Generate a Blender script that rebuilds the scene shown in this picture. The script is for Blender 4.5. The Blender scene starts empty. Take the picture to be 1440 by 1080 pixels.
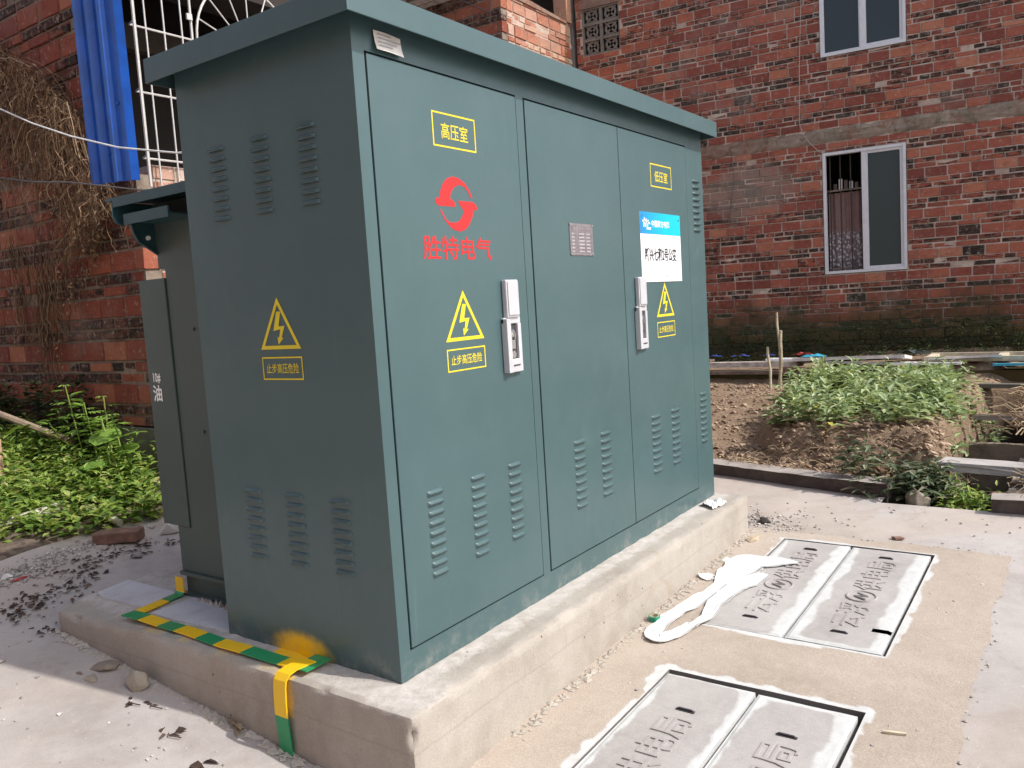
import bpy, bmesh, math, random
import numpy as np
from mathutils import Vector, Matrix

random.seed(7); rng = np.random.default_rng(7)
C = bpy.context.scene.collection
SC = bpy.context.scene
R = math.radians

# ---------------------------------------------------------------- camera, sky, sun, exposure
CAMR = np.array([[0.5732769, -0.81695894, -0.06270311],
                 [-0.11530108, -0.00467002, -0.99331961],
                 [0.81120852, 0.57667693, -0.09687346]])
CAMC = np.array([-1.52652468, -1.51080074, 0.99718455])
CAMF = 1152.21
cam = bpy.data.cameras.new('camera'); camo = bpy.data.objects.new('camera', cam); C.objects.link(camo)
cam.sensor_width = 36; cam.lens = CAMF / 1440 * 36; cam.clip_start = 0.02; cam.clip_end = 500
m = Matrix.Identity(4)
for i in range(3):
    m[i][0] = CAMR[0][i]; m[i][1] = -CAMR[1][i]; m[i][2] = -CAMR[2][i]; m[i][3] = CAMC[i]
camo.matrix_world = m
SC.camera = camo
SUN_EL, SUN_AZ = R(46), math.atan2(0.24, -0.97)
w = bpy.data.worlds.new('World'); SC.world = w; w.use_nodes = True
nt = w.node_tree; bg = nt.nodes['Background']
sky = nt.nodes.new('ShaderNodeTexSky'); sky.sky_type = 'NISHITA'; sky.sun_disc = False
sky.sun_elevation = SUN_EL; sky.sun_rotation = SUN_AZ; sky.air_density = 1.0; sky.dust_density = 3.0
hs = nt.nodes.new('ShaderNodeHueSaturation'); hs.inputs['Saturation'].default_value = 0.68      # hazy, whitish summer sky
nt.links.new(sky.outputs[0], hs.inputs['Color']); nt.links.new(hs.outputs[0], bg.inputs[0]); bg.inputs[1].default_value = 0.15
sl = bpy.data.lights.new('sun', 'SUN'); slo = bpy.data.objects.new('sun', sl); C.objects.link(slo)
sl.energy = 2.65; sl.angle = R(0.9); sl.color = (1.0, 0.965, 0.91)
ld = Vector((math.sin(SUN_AZ) * math.cos(SUN_EL), math.cos(SUN_AZ) * math.cos(SUN_EL), math.sin(SUN_EL)))
slo.rotation_euler = ld.to_track_quat('Z', 'Y').to_euler(); slo.location = (3, -6, 8)
SC.view_settings.view_transform = 'Standard'; SC.view_settings.look = 'None'
SC.view_settings.exposure = 0.55; SC.view_settings.gamma = 1.0; SC.view_settings.use_curve_mapping = False

# ---------------------------------------------------------------- helpers
def proj(p):
    v = CAMR @ (np.array(p, float) - CAMC)
    if v[2] < 0.05: return None
    return 720 + CAMF * v[0] / v[2], 540 + CAMF * v[1] / v[2], v[2]

_perm = np.random.default_rng(3).random((64, 64, 64))
def vnoise(p, s=1.0, seed=0):
    p = np.atleast_2d(np.asarray(p, float)) * s + seed * 17.31
    i = np.floor(p).astype(int); f = p - i; f = f * f * (3 - 2 * f)
    out = 0
    for dx in (0, 1):
        for dy in (0, 1):
            for dz in (0, 1):
                wgt = (f[:, 0] if dx else 1 - f[:, 0]) * (f[:, 1] if dy else 1 - f[:, 1]) * (f[:, 2] if dz else 1 - f[:, 2])
                out = out + wgt * _perm[(i[:, 0] + dx) & 63, (i[:, 1] + dy) & 63, (i[:, 2] + dz) & 63]
    return out * 2 - 1
def fbm(p, s=1.0, o=3, seed=0):
    a, t, n = 1.0, 0, 0
    for k in range(o):
        t = t + a * vnoise(p, s * 2 ** k, seed + k * 3); n += a; a *= .5
    return t / n
def sst(x, a, b):
    t = np.clip((np.asarray(x, float) - a) / (b - a), 0, 1); return t * t * (3 - 2 * t)

class MB:
    def __init__(s): s.v = []; s.f = []; s.m = []
    def add(s, vs, fs, mi=0):
        o = len(s.v); s.v += [tuple(map(float, q)) for q in vs]
        s.f += [tuple(o + i for i in f) for f in fs]; s.m += [mi] * len(fs); return s
    def box(s, a, b, mi=0, M=None, bev=0.0):
        x0, y0, z0 = a; x1, y1, z1 = b
        if bev <= 0:
            vs = [(x0,y0,z0),(x1,y0,z0),(x1,y1,z0),(x0,y1,z0),(x0,y0,z1),(x1,y0,z1),(x1,y1,z1),(x0,y1,z1)]
            fs = [(0,3,2,1),(4,5,6,7),(0,1,5,4),(1,2,6,5),(2,3,7,6),(3,0,4,7)]
        else:
            bm = bmesh.new(); bmesh.ops.create_cube(bm, size=1.0)
            for q in bm.verts: q.co = Vector(((x0+x1)/2+q.co.x*(x1-x0), (y0+y1)/2+q.co.y*(y1-y0), (z0+z1)/2+q.co.z*(z1-z0)))
            bmesh.ops.bevel(bm, geom=bm.edges[:], offset=bev, segments=2, affect='EDGES', profile=0.5)
            bm.verts.ensure_lookup_table(); bm.verts.index_update()
            vs = [tuple(q.co) for q in bm.verts]; fs = [tuple(q.index for q in f.verts) for f in bm.faces]; bm.free()
        if M is not None: vs = [tuple(M @ Vector(q)) for q in vs]
        return s.add(vs, fs, mi)
    def prism(s, poly, fn, d0, d1, mi=0):
        """poly of 2D points (counter-clockwise seen from the d1 side), fn(a,b,d) -> xyz"""
        n = len(poly)
        vs = [fn(a, b, d0) for a, b in poly] + [fn(a, b, d1) for a, b in poly]
        fs = [tuple(range(n))[::-1], tuple(range(n, 2*n))] + [(i, (i+1) % n, n+(i+1) % n, n+i) for i in range(n)]
        return s.add(vs, fs, mi)
    def poly(s, poly, fn, mi=0): return s.add([fn(a, b) for a, b in poly], [tuple(range(len(poly)))], mi)
    def tube(s, pts, r, n=6, mi=0, cap=True):
        pts = [Vector(p) for p in pts]; k = len(pts); vs = []
        rs = r if isinstance(r, (list, tuple)) else [r] * k
        for i, p in enumerate(pts):
            t = (pts[min(i+1, k-1)] - pts[max(i-1, 0)])
            if t.length < 1e-9: t = Vector((0, 0, 1))
            t.normalize(); a = t.orthogonal() if i == 0 else (a - t * a.dot(t))
            if a.length < 1e-6: a = t.orthogonal()
            a.normalize(); b = t.cross(a)
            for j in range(n):
                an = 2 * math.pi * j / n; vs.append(p + (a * math.cos(an) + b * math.sin(an)) * rs[i])
        fs = [(i*n+j, i*n+(j+1) % n, (i+1)*n+(j+1) % n, (i+1)*n+j) for i in range(k-1) for j in range(n)]
        if cap: fs += [tuple(range(n))[::-1], tuple(range((k-1)*n, k*n))]
        return s.add(vs, fs, mi)
    def grid(s, xs, ys, fn, mi=0, skip=None):
        nx, ny = len(xs), len(ys); vs = [fn(x, y) for y in ys for x in xs]; fs = []
        for j in range(ny-1):
            for i in range(nx-1):
                if skip and skip((xs[i]+xs[i+1])/2, (ys[j]+ys[j+1])/2): continue
                fs.append((j*nx+i, j*nx+i+1, (j+1)*nx+i+1, (j+1)*nx+i))
        return s.add(vs, fs, mi)
    def mesh(s, name, mats, smooth=False):
        me = bpy.data.meshes.new(name); me.from_pydata(s.v, [], s.f)
        for mt in (mats if isinstance(mats, (list, tuple)) else [mats]): me.materials.append(mt)
        me.polygons.foreach_set('material_index', s.m)
        if smooth: me.polygons.foreach_set('use_smooth', [True] * len(s.f))
        me.update(); return me
    def build(s, name, mats, parent=None, smooth=False, label=None, cat=None, group=None, kind=None, attrs=None):
        me = s.mesh(name, mats, smooth)
        for k, arr in (attrs or {}).items():
            a = me.attributes.new(k, 'FLOAT', 'POINT'); a.data.foreach_set('value', np.asarray(arr, np.float32))
        return link(name, me, parent, label, cat, group, kind)

def link(name, me, parent=None, label=None, cat=None, group=None, kind=None):
    o = bpy.data.objects.new(name, me); C.objects.link(o)
    if parent is not None:
        o.parent = parent; o.matrix_parent_inverse = PINV[parent.name] if parent.name in PINV else Matrix.Identity(4)
    tag(o, label, cat, group, kind); return o
PINV = {}
def tag(o, label=None, cat=None, group=None, kind=None):
    if label: o['label'] = label
    if cat: o['category'] = cat
    if group: o['group'] = group
    if kind: o['kind'] = kind
    return o
def thing(name, label, cat, loc=(0, 0, 0), group=None):
    o = bpy.data.objects.new(name, None); C.objects.link(o); o.location = loc; o.empty_display_size = .1
    PINV[o.name] = Matrix.Translation(-Vector(loc)); return tag(o, label, cat, group)

# ---------------------------------------------------------------- materials
class NT:
    def __init__(s, name):
        s.mat = bpy.data.materials.new(name); s.mat.use_nodes = True; s.t = s.mat.node_tree
        s.b = s.t.nodes['Principled BSDF']
    def n(s, typ, **kw):
        q = s.t.nodes.new('ShaderNode' + typ)
        for k, v in kw.items():
            if k.startswith('i_'):
                key = k[2:]; q.inputs[int(key) if key.isdigit() else key.replace('_', ' ')].default_value = v
            else: setattr(q, k, v)
        return q
    def l(s, a, b): s.t.links.new(a, b)
    def pos(s): return s.n('NewGeometry').outputs['Position']
    def noise(s, vec, scale, detail=4, rough=.6, dist=0):
        q = s.n('TexNoise'); q.inputs['Scale'].default_value = scale; q.inputs['Detail'].default_value = detail
        q.inputs['Roughness'].default_value = rough; q.inputs['Distortion'].default_value = dist; s.l(vec, q.inputs['Vector']); return q.outputs[0]
    def ramp(s, fac, stops):
        q = s.n('ValToRGB'); e = q.color_ramp.elements
        while len(e) < len(stops): e.new(0.5)
        for i, (p, c) in enumerate(stops):
            e[i].position = p; e[i].color = (c if isinstance(c, (tuple, list)) else (c, c, c)) + ((1,) if not isinstance(c, (tuple, list)) or len(c) == 3 else ())
        s.l(fac, q.inputs[0]); return q.outputs[0]
    def mix(s, fac, a, b, mode='MIX'):
        q = s.n('Mix'); q.data_type = 'RGBA'; q.blend_type = mode; q.clamp_result = False
        for k, sock, v in ((0, q.inputs[0], fac), (6, q.inputs[6], a), (7, q.inputs[7], b)):
            if isinstance(v, (int, float)): sock.default_value = v if k == 0 else (v, v, v, 1)
            elif isinstance(v, tuple): sock.default_value = v + (1,)
            else: s.l(v, sock)
        return q.outputs[2]
    def math(s, op, a, b=0.0, clamp=False):
        q = s.n('Math'); q.operation = op; q.use_clamp = clamp
        for i, v in ((0, a), (1, b)):
            if isinstance(v, (int, float)): q.inputs[i].default_value = v
            else: s.l(v, q.inputs[i])
        return q.outputs[0]
    def rng(s, v, a, b, c=0.0, d=1.0, smooth=True):
        q = s.n('MapRange'); q.interpolation_type = 'SMOOTHSTEP' if smooth else 'LINEAR'
        s.l(v, q.inputs[0])
        for i, x in enumerate((a, b, c, d)): q.inputs[i+1].default_value = x
        return q.outputs[0]
    def bump(s, h, strength=.3, dist=.01):
        q = s.n('Bump'); q.inputs['Strength'].default_value = strength; q.inputs['Distance'].default_value = dist
        s.l(h, q.inputs['Height']); s.l(q.outputs[0], s.b.inputs['Normal']); return q
    def col(s, v):
        if isinstance(v, tuple): s.b.inputs['Base Color'].default_value = v + (1,)
        else: s.l(v, s.b.inputs['Base Color'])
    def set(s, rough=.6, metal=0.0, spec=.5, coat=0.0):
        s.b.inputs['Roughness'].default_value = rough; s.b.inputs['Metallic'].default_value = metal
        s.b.inputs['Specular IOR Level'].default_value = spec; s.b.inputs['Coat Weight'].default_value = coat
        s.b.inputs['Coat Roughness'].default_value = .15; return s
    def sep(s, vec):
        q = s.n('SeparateXYZ'); s.l(vec, q.inputs[0]); return q.outputs
    def attr(s, name): return s.n('Attribute', attribute_name=name).outputs['Fac']
    def rand(s):
        a = s.n('ObjectInfo').outputs['Random']; b = s.n('NewGeometry').outputs['Random Per Island']
        return s.math('FRACT', s.math('ADD', a, b))

def simple(name, c, rough=.6, metal=0.0, spec=.5, var=.12, scale=18, bump=0.0, bscale=60):
    q = NT(name); p = q.pos(); nz = q.noise(p, scale)
    q.col(q.mix(q.rng(nz, .3, .7), tuple(x*(1-var) for x in c), tuple(min(1, x*(1+var)) for x in c))); q.set(rough, metal, spec)
    if bump: q.bump(q.noise(p, bscale, 6), bump, .004)
    return q.mat

def concrete(name, base, dark, light, s1=1.6, s2=14, bump=.35, rough=.9, grain=.10, stain=None):
    q = NT(name); p = q.pos()
    a = q.noise(p, s1, 6, .62, .6); c = q.ramp(a, [(.28, dark), (.5, base), (.74, light)])
    b = q.noise(p, s2, 5, .7); c = q.mix(q.rng(b, .35, .75, 0, .45), c, light)
    g = q.noise(p, 260, 3, .8); c = q.mix(1.0, c, q.ramp(g, [(.25, 1-grain*1.6), (.75, 1+grain)]), 'MULTIPLY')
    if stain:
        sn = q.noise(p, 5.0, 7, .75, 1.2); c = q.mix(q.rng(sn, .56, .72, 0, .55), c, stain)
    q.col(c); q.set(rough, spec=.25)
    h = q.math('ADD', q.math('MULTIPLY', b, .6), q.math('MULTIPLY', q.noise(p, 120, 5, .7), .5)); q.bump(h, bump, .006)
    return q, c, p

M = {}
q, c, p = concrete('road_concrete', (.425, .388, .370), (.335, .302, .278), (.505, .47, .452), s1=.9, s2=7, bump=.25, stain=(.30, .255, .225))
bn = q.noise(p, .55, 5, .6, .8); c = q.mix(q.rng(bn, .42, .62, 0, .65), c, q.mix(1.0, c, (.98, .90, .80), 'MULTIPLY'))
mt = q.noise(p, 3.2, 7, .72, .4); c = q.mix(1.0, c, q.ramp(mt, [(.30, (.84, .83, .81)), (.5, 1.0), (.72, (1.07, 1.07, 1.07))]), 'MULTIPLY')
sp = q.noise(p, 75, 3, .6); c = q.mix(q.rng(sp, .68, .76, 0, .45), c, (.24, .20, .18)); c = q.mix(q.rng(sp, .33, .27, 0, .5), c, (.66, .63, .61))
q.col(c); M['road'] = q.mat
# sandy mortar apron round the trench covers, with slopped white paint from a vertex mask
q, c, p = concrete('sandy_mortar', (.43, .362, .302), (.35, .29, .235), (.50, .43, .365), s1=1.3, s2=22, bump=.5, grain=.22)
wm = q.math('MULTIPLY', q.rng(q.math('ADD', q.attr('white'), q.math('MULTIPLY', q.math('SUBTRACT', q.noise(p, 26, 6, .8), .5), .8)), .30, .85), .9)
q.col(q.mix(wm, c, q.ramp(q.noise(p, 25, 5), [(.3, (.52, .525, .515)), (.7, (.62, .625, .62))]))); M['apron'] = q.mat
# trench cover slabs
q, c, p = concrete('cover_concrete', (.385, .36, .345), (.31, .288, .275), (.45, .43, .415), s1=3, s2=26, bump=.3)
wm = q.math('MULTIPLY', q.rng(q.math('ADD', q.attr('white'), q.math('MULTIPLY', q.math('SUBTRACT', q.noise(p, 26, 6, .8), .5), .9)), .30, .90), .9)
q.col(q.mix(wm, c, q.ramp(q.noise(p, 22, 5), [(.3, (.51, .52, .51)), (.7, (.61, .615, .605))]))); M['cover'] = q.mat
q, c, p = concrete('cover_letter', (.37, .34, .33), (.30, .275, .265), (.42, .395, .385), s1=3, s2=26, bump=.2); M['letterc'] = q.mat
# plinth with overspray masks
q, c, p = concrete('plinth_concrete', (.372, .335, .293), (.275, .24, .20), (.44, .402, .358), s1=2.2, s2=15, bump=.45, grain=.14, stain=(.33, .27, .21))
wn = q.math('MULTIPLY', q.math('SUBTRACT', q.noise(p, 22, 6, .75), .5), .7)
c = q.mix(q.rng(q.math('ADD', q.attr('white'), wn), .4, .8, 0, .8), c, (.62, .58, .555))
vo = q.n('TexVoronoi'); vo.inputs['Scale'].default_value = 26; q.l(p, vo.inputs['Vector'])
hole = q.math('MULTIPLY', q.rng(vo.outputs['Distance'], .14, .06), q.rng(q.noise(p, 6, 3), .56, .62)); c = q.mix(hole, c, (.10, .085, .07))
vv = q.n('VectorMath', operation='MULTIPLY'); q.l(p, vv.inputs[0]); vv.inputs[1].default_value = (1, 1, .12)
c = q.mix(q.rng(q.noise(vv.outputs[0], 24, 6, .75), .58, .76, 0, .40), c, (.27, .225, .175))
lz = q.math('ABSOLUTE', q.math('ADD', q.sep(p)[2], q.math('ADD', q.math('MULTIPLY', q.noise(p, 1.4, 4), .03), .082)))
c = q.mix(q.math('MULTIPLY', q.rng(lz, .006, .001), .22), c, (.24, .20, .16))
sn = q.math('MULTIPLY', q.math('SUBTRACT', q.noise(p, 60, 5, .8), .5), .5)
c = q.mix(q.rng(q.math('ADD', q.attr('green'), sn), .35, .9, 0, .75), c, (.02, .20, .09))
c = q.mix(q.rng(q.math('ADD', q.attr('yellow'), sn), .30, .75, 0, .95), c, (.90, .54, .008))
q.col(c); M['plinth'] = q.mat
M['pit'] = concrete('pit_concrete', (.17, .155, .145), (.11, .10, .095), (.22, .20, .19))[0].mat
M['plate'] = concrete('grey_plate', (.56, .55, .57), (.44, .43, .44), (.66, .65, .68), s1=4, s2=12, bump=.15)[0].mat

# cabinet paint, with a yellow overspray blob where the strap was sprayed
q = NT('green_paint'); p = q.pos()
nz = q.noise(p, 2.2, 4); c = q.mix(q.rng(nz, .3, .7), (.050, .098, .104), (.059, .109, .116))
sm = q.noise(p, 7, 5, .7, 1.5); c = q.mix(q.rng(sm, .58, .80, 0, .14), c, (.16, .21, .205)); vs_ = q.n('VectorMath', operation='MULTIPLY'); q.l(p, vs_.inputs[0]); vs_.inputs[1].default_value = (1, 1, .07); c = q.mix(q.rng(q.noise(vs_.outputs[0], 22, 5, .7), .60, .80, 0, .16), c, (.20, .23, .22))
dx = q.n('VectorMath', operation='SUBTRACT'); q.l(p, dx.inputs[0]); dx.inputs[1].default_value = (0, .40, .012)
dm = q.n('VectorMath', operation='MULTIPLY'); q.l(dx.outputs[0], dm.inputs[0]); dm.inputs[1].default_value = (30, .80, 1.75)
ln = q.n('VectorMath', operation='LENGTH'); q.l(dm.outputs[0], ln.inputs[0])
d = q.math('ADD', ln.outputs['Value'], q.math('MULTIPLY', q.math('SUBTRACT', q.noise(p, 34, 5, .65), .5), .055))
c = q.mix(q.rng(d, .045, .125, 1, 0), c, (1.0, .60, .005))
z = q.sep(p)[2]; dust = q.math('MULTIPLY', q.rng(z, .10, -.02, 0, 1), q.rng(q.noise(p, 14, 6, .8), .45, .7))
c = q.mix(q.math('MULTIPLY', dust, .35), c, (.42, .38, .33))
q.col(c); q.set(.42, spec=.5, coat=.16)
q.l(q.rng(sm, .3, .8, .34, .52), q.b.inputs['Roughness']); q.bump(q.noise(p, 2.4, 3), .16, .03); M['paint'] = q.mat
q = NT('tank_paint'); p = q.pos()
c = q.mix(q.rng(q.noise(p, 2.5, 4), .3, .7), (.050, .078, .073), (.060, .090, .084))
q.col(q.mix(q.rng(q.noise(p, 6, 5, .7, 1.5), .6, .8, 0, .15), c, (.2, .2, .18))); q.set(.38, spec=.5); M['tank'] = q.mat
M['bracket'] = simple('teal_bracket', (.022, .062, .072), .4)
M['gap'] = simple('gap_shade_black', (.010, .014, .014), .8)  # black stands in for the shade inside the door gaps
M['yellow'] = simple('yellow_print', (.70, .56, .02), .5, var=.05)
M['red'] = simple('red_print', (.56, .016, .018), .5, var=.05)
M['white_ink'] = simple('white_print', (.90, .90, .88), .5, var=.03)
M['handle'] = simple('grey_handle', (.58, .58, .61), .35, metal=.25, var=.05)
M['dark_recess'] = simple('dark_recess', (.05, .045, .05), .5)
M['chrome'] = simple('chrome', (.6, .6, .6), .2, metal=1, var=.05)
M['sign_white'] = simple('sign_white', (.82, .82, .83), .35, var=.03)
q = NT('sign_cyan'); p = q.pos(); xx = q.sep(p)[0]
q.col(q.ramp(q.rng(xx, 1.56, 1.96, 0, 1, False), [(0, (.01, .22, .52)), (.6, (.0, .46, .64)), (1, (.0, .50, .64))])); q.set(.35); M['sign_cyan'] = q.mat
M['ink'] = simple('dark_ink', (.02, .02, .03), .6)
M['ink2'] = simple('grey_ink', (.42, .42, .44), .5)
M['nameplate'] = simple('nameplate_steel', (.26, .22, .235), .35, metal=.5, var=.2, scale=60)
M['nameink'] = simple('nameplate_print', (.42, .40, .42), .4, metal=.3)
M['paper'] = simple('label_paper', (.80, .77, .73), .7, var=.1)
M['strap_y'] = simple('strap_yellow', (.74, .43, .012), .45, var=.08, scale=30)
# strap: yellow and green bands along its length
q = NT('strap_paint'); p = q.pos(); s = q.attr('band')
s2 = q.math('ADD', s, q.math('MULTIPLY', q.math('SUBTRACT', q.noise(p, 45, 4, .7), .5), .035))
g = q.rng(s2, .485, .515)
q.col(q.mix(g, q.mix(q.noise(p, 30), (.92, .58, .008), (.82, .50, .01)), q.mix(q.noise(p, 40), (.012, .22, .075), (.025, .32, .13)))); q.set(.45); M['strap'] = q.mat

def brickmat(name, stops, flat=False, moss=True, mort=(.50, .42, .37)):
    q = NT(name); p = q.pos()
    c = q.ramp(q.rand(), stops)
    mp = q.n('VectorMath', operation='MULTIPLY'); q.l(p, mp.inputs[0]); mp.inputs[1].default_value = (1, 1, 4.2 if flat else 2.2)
    n1 = q.noise(mp.outputs[0], 9, 6, .75, .5); c = q.mix(q.rng(n1, .50 if not flat else .45, .66 if not flat else .57, 0, .35 if not flat else .94), c, (.022, .018, .015) if flat else tuple(x*.35 for x in stops[0][1]))  # flats: burnt streaks, plus the shade of open holes painted near-black
    n2 = q.noise(p, 24, 6, .8); c = q.mix(q.rng(n2, .55 if not flat else .52, .68, 0, .62 if not flat else .75), c, mort)
    n4 = q.noise(p, 1.1, 4, .6); c = q.mix(q.rng(n4, .54, .76, 0, .45), c, q.mix(q.noise(p, 18, 5, .8), (.20, .15, .125), (.44, .36, .31)))
    n5 = q.noise(p, .7, 3, .5); c = q.mix(q.rng(n5, .5, .7, 0, .35), c, q.mix(1.0, c, (1.25, 1.25, .95), 'MULTIPLY'))
    if moss and name != 'lime_washed_brick':     # old cement wash below the band, left of the lower window
        dv = q.n('VectorMath', operation='SUBTRACT'); q.l(p, dv.inputs[0]); dv.inputs[1].default_value = (7.93, 1.75, 2.12)
        dm_ = q.n('VectorMath', operation='MULTIPLY'); q.l(dv.outputs[0], dm_.inputs[0]); dm_.inputs[1].default_value = (.5, 1.05, 1.9)
        dl = q.n('VectorMath', operation='LENGTH'); q.l(dm_.outputs[0], dl.inputs[0])
        dd_ = q.math('ADD', dl.outputs['Value'], q.math('MULTIPLY', q.math('SUBTRACT', q.noise(p, 5, 6, .75), .5), 1.0))
        c = q.mix(q.rng(dd_, .75, .35, 0, .62), c, q.mix(q.noise(p, 22, 5, .8), (.17, .14, .115), (.40, .33, .285)))
    gr = q.noise(p, 150, 3, .8); c = q.mix(1.0, c, q.ramp(gr, [(.25, .78), (.75, 1.2)]), 'MULTIPLY')
    if moss:
        z = q.sep(p)[2]; zz = q.math('ADD', z, q.math('MULTIPLY', q.math('SUBTRACT', q.noise(p, 1.6, 6, .75), .5), 1.1))
        mossf = q.rng(zz, .98, .42)
        c = q.mix(q.math('MULTIPLY', mossf, .88), c, q.mix(q.noise(p, 14, 5), (.018, .024, .010), (.075, .090, .032)))
    q.col(c); q.set(.88, spec=.25)
    q.bump(q.math('ADD', q.noise(p, 55, 6, .75), q.math('MULTIPLY', n2, .7)), .55, .006); return q.mat
M['brick_r'] = brickmat('red_brick', [(0, (.20, .058, .043)), (.3, (.275, .080, .057)), (.65, (.335, .102, .068)), (.9, (.39, .135, .084)), (1, (.44, .185, .115))])
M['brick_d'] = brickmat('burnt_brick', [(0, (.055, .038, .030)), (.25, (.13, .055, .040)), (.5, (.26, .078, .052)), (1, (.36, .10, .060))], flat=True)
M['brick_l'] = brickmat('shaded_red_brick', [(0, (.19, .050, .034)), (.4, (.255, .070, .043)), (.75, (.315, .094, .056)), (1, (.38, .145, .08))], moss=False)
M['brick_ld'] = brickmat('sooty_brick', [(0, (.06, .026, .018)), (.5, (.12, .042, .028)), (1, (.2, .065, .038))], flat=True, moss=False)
M['brick_p'] = brickmat('lime_washed_brick', [(0, (.34, .11, .065)), (.4, (.43, .19, .125)), (.7, (.50, .31, .235)), (1, (.58, .44, .36))], moss=False, mort=(.62, .54, .46))
def mortmat(name, a, b, moss=True):
    q = NT(name); p = q.pos(); c = q.mix(q.rng(q.noise(p, 6, 6, .7), .35, .7), a, b)
    if moss:
        z = q.sep(p)[2]; zz = q.math('ADD', z, q.math('MULTIPLY', q.math('SUBTRACT', q.noise(p, 1.6, 6, .75), .5), 1.1))
        c = q.mix(q.math('MULTIPLY', q.rng(zz, .98, .42), .9), c, (.028, .032, .014))
    q.col(c); q.set(.95, spec=.2); q.bump(q.noise(p, 70, 6, .8), .6, .006); return q.mat
M['mort'] = mortmat('mortar', (.40, .305, .255), (.64, .53, .455))
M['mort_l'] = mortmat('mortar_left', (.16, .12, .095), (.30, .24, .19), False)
M['mort_p'] = mortmat('mortar_pale', (.40, .32, .26), (.56, .47, .40), False)
q, c, p = concrete('ring_beam', (.27, .235, .205), (.12, .11, .075), (.42, .38, .335), s1=4.5, s2=20, bump=.9, grain=.25, stain=(.07, .065, .035)); c = q.mix(1.0, c, (.96, .88, .80), 'MULTIPLY'); c = q.mix(q.rng(q.noise(p, 13, 7, .85, 1.0), .55, .64, 0, .75), c, (.045, .045, .03)); c = q.mix(q.rng(q.noise(p, 9, 6, .8), .60, .70, 0, .6), c, (.48, .43, .38)); c = q.mix(q.math('ADD', q.rng(q.noise(p, 7, 6, .8), .52, .62, 0, .55), q.rng(q.sep(p)[1], .8, 2.2, 0, .35)), c, (.25, .105, .075)); q.col(c); M['beam'] = q.mat
M['nbw'] = simple('brown_house_wall', (.46, .25, .17), .9, var=.25, scale=5, bump=.3)
M['render'] = concrete('grey_render', (.24, .225, .21), (.16, .15, .14), (.30, .285, .27), s1=2, s2=12)[0].mat
M['stone'] = concrete('stone_base', (.15, .145, .12), (.09, .09, .07), (.20, .19, .165), s1=3, s2=15, bump=.6)[0].mat
M['alu'] = simple('white_aluminium', (.66, .66, .69), .4, var=.05)
M['glass'] = (lambda q: (q.col((.022, .030, .034)), q.set(.08, spec=.5), q.mat)[2])(NT('dark_window_glass'))
M['screen'] = (lambda q: (q.col((.045, .062, .062)), q.set(.35, spec=.4), q.mat)[2])(NT('tinted_pane'))
M['room'] = simple('dark_room', (.028, .021, .018), .9)  # near-black colour stands in for shade inside rooms and openings
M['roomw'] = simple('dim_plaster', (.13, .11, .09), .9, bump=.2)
M['bar'] = simple('rusty_bar_reveal', (.05, .035, .03), .7)
q = NT('dotted_curtain'); p = q.pos(); v = q.n('TexVoronoi'); v.inputs['Scale'].default_value = 28; q.l(p, v.inputs['Vector'])
zc = q.sep(p)[2]
q.col(q.mix(q.rng(zc, 1.50, 1.62), q.ramp(v.outputs['Distance'], [(.30, (.72, .67, .68)), (.50, (.26, .20, .21))]), q.mix(q.noise(p, 20), (.22, .125, .11), (.40, .27, .25)))); q.set(.9); M['curtain'] = q.mat
M['wood'] = simple('weathered_wood', (.46, .40, .36), .85, var=.3, scale=14, bump=.3)
M['wood_p'] = simple('pale_wood', (.58, .51, .38), .8, var=.2, scale=14)
M['wood_d'] = simple('damp_wood', (.17, .125, .10), .85, var=.35, scale=14, bump=.3)
M['bamboo'] = simple('bamboo', (.42, .36, .25), .6, var=.25, scale=30)
M['blue'] = simple('blue_sheet', (.006, .085, .42), .4, var=.22, scale=5)
M['white_metal'] = simple('white_bar', (.50, .48, .46), .45, var=.08)
M['cable'] = simple('white_cable', (.72, .72, .72), .5)
M['oldcable'] = simple('old_cable', (.42, .38, .35), .6)
M['dcable'] = simple('grey_cable', (.10, .09, .09), .6)
M['vine'] = (lambda q: (q.col(q.ramp(q.rand(), [(0, (.08, .045, .028)), (.4, (.17, .10, .06)), (.75, (.29, .18, .105)), (1, (.42, .31, .20))])), q.set(.85, spec=.2), q.mat)[2])(NT('dry_vine'))
def leafmat(name, stops, tr=.25):
    q = NT(name); c = q.ramp(q.rand(), stops); q.col(c); q.set(.5, spec=.35)
    t = q.n('BsdfTranslucent'); q.l(q.mix(1.0, c, (1.3, 1.25, .7), 'MULTIPLY'), t.inputs[0])
    ms = q.n('MixShader'); ms.inputs[0].default_value = tr; out = q.t.nodes['Material Output']
    q.l(q.b.outputs[0], ms.inputs[1]); q.l(t.outputs[0], ms.inputs[2]); q.l(ms.outputs[0], out.inputs[0]); return q.mat
M['leaf_g'] = leafmat('pale_leaf', [(0, (.15, .215, .095)), (.45, (.27, .355, .17)), (.8, (.39, .47, .26)), (.97, (.50, .57, .36)), (1, (.58, .54, .10))])
M['leaf_w'] = leafmat('weed_leaf', [(0, (.06, .12, .028)), (.35, (.17, .28, .055)), (.75, (.32, .43, .095)), (.93, (.43, .52, .16)), (1, (.40, .35, .17))], .4)
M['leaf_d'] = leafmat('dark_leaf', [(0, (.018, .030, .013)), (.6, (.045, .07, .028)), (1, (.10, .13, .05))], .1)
M['leaf_h'] = leafmat('broad_leaf', [(0, (.15, .28, .05)), (1, (.28, .42, .09))], .35)
M['leaf_b'] = leafmat('blue_green_leaf', [(0, (.04, .06, .03)), (.6, (.10, .135, .075)), (.9, (.22, .25, .16)), (1, (.36, .32, .24))], .2)
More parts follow.
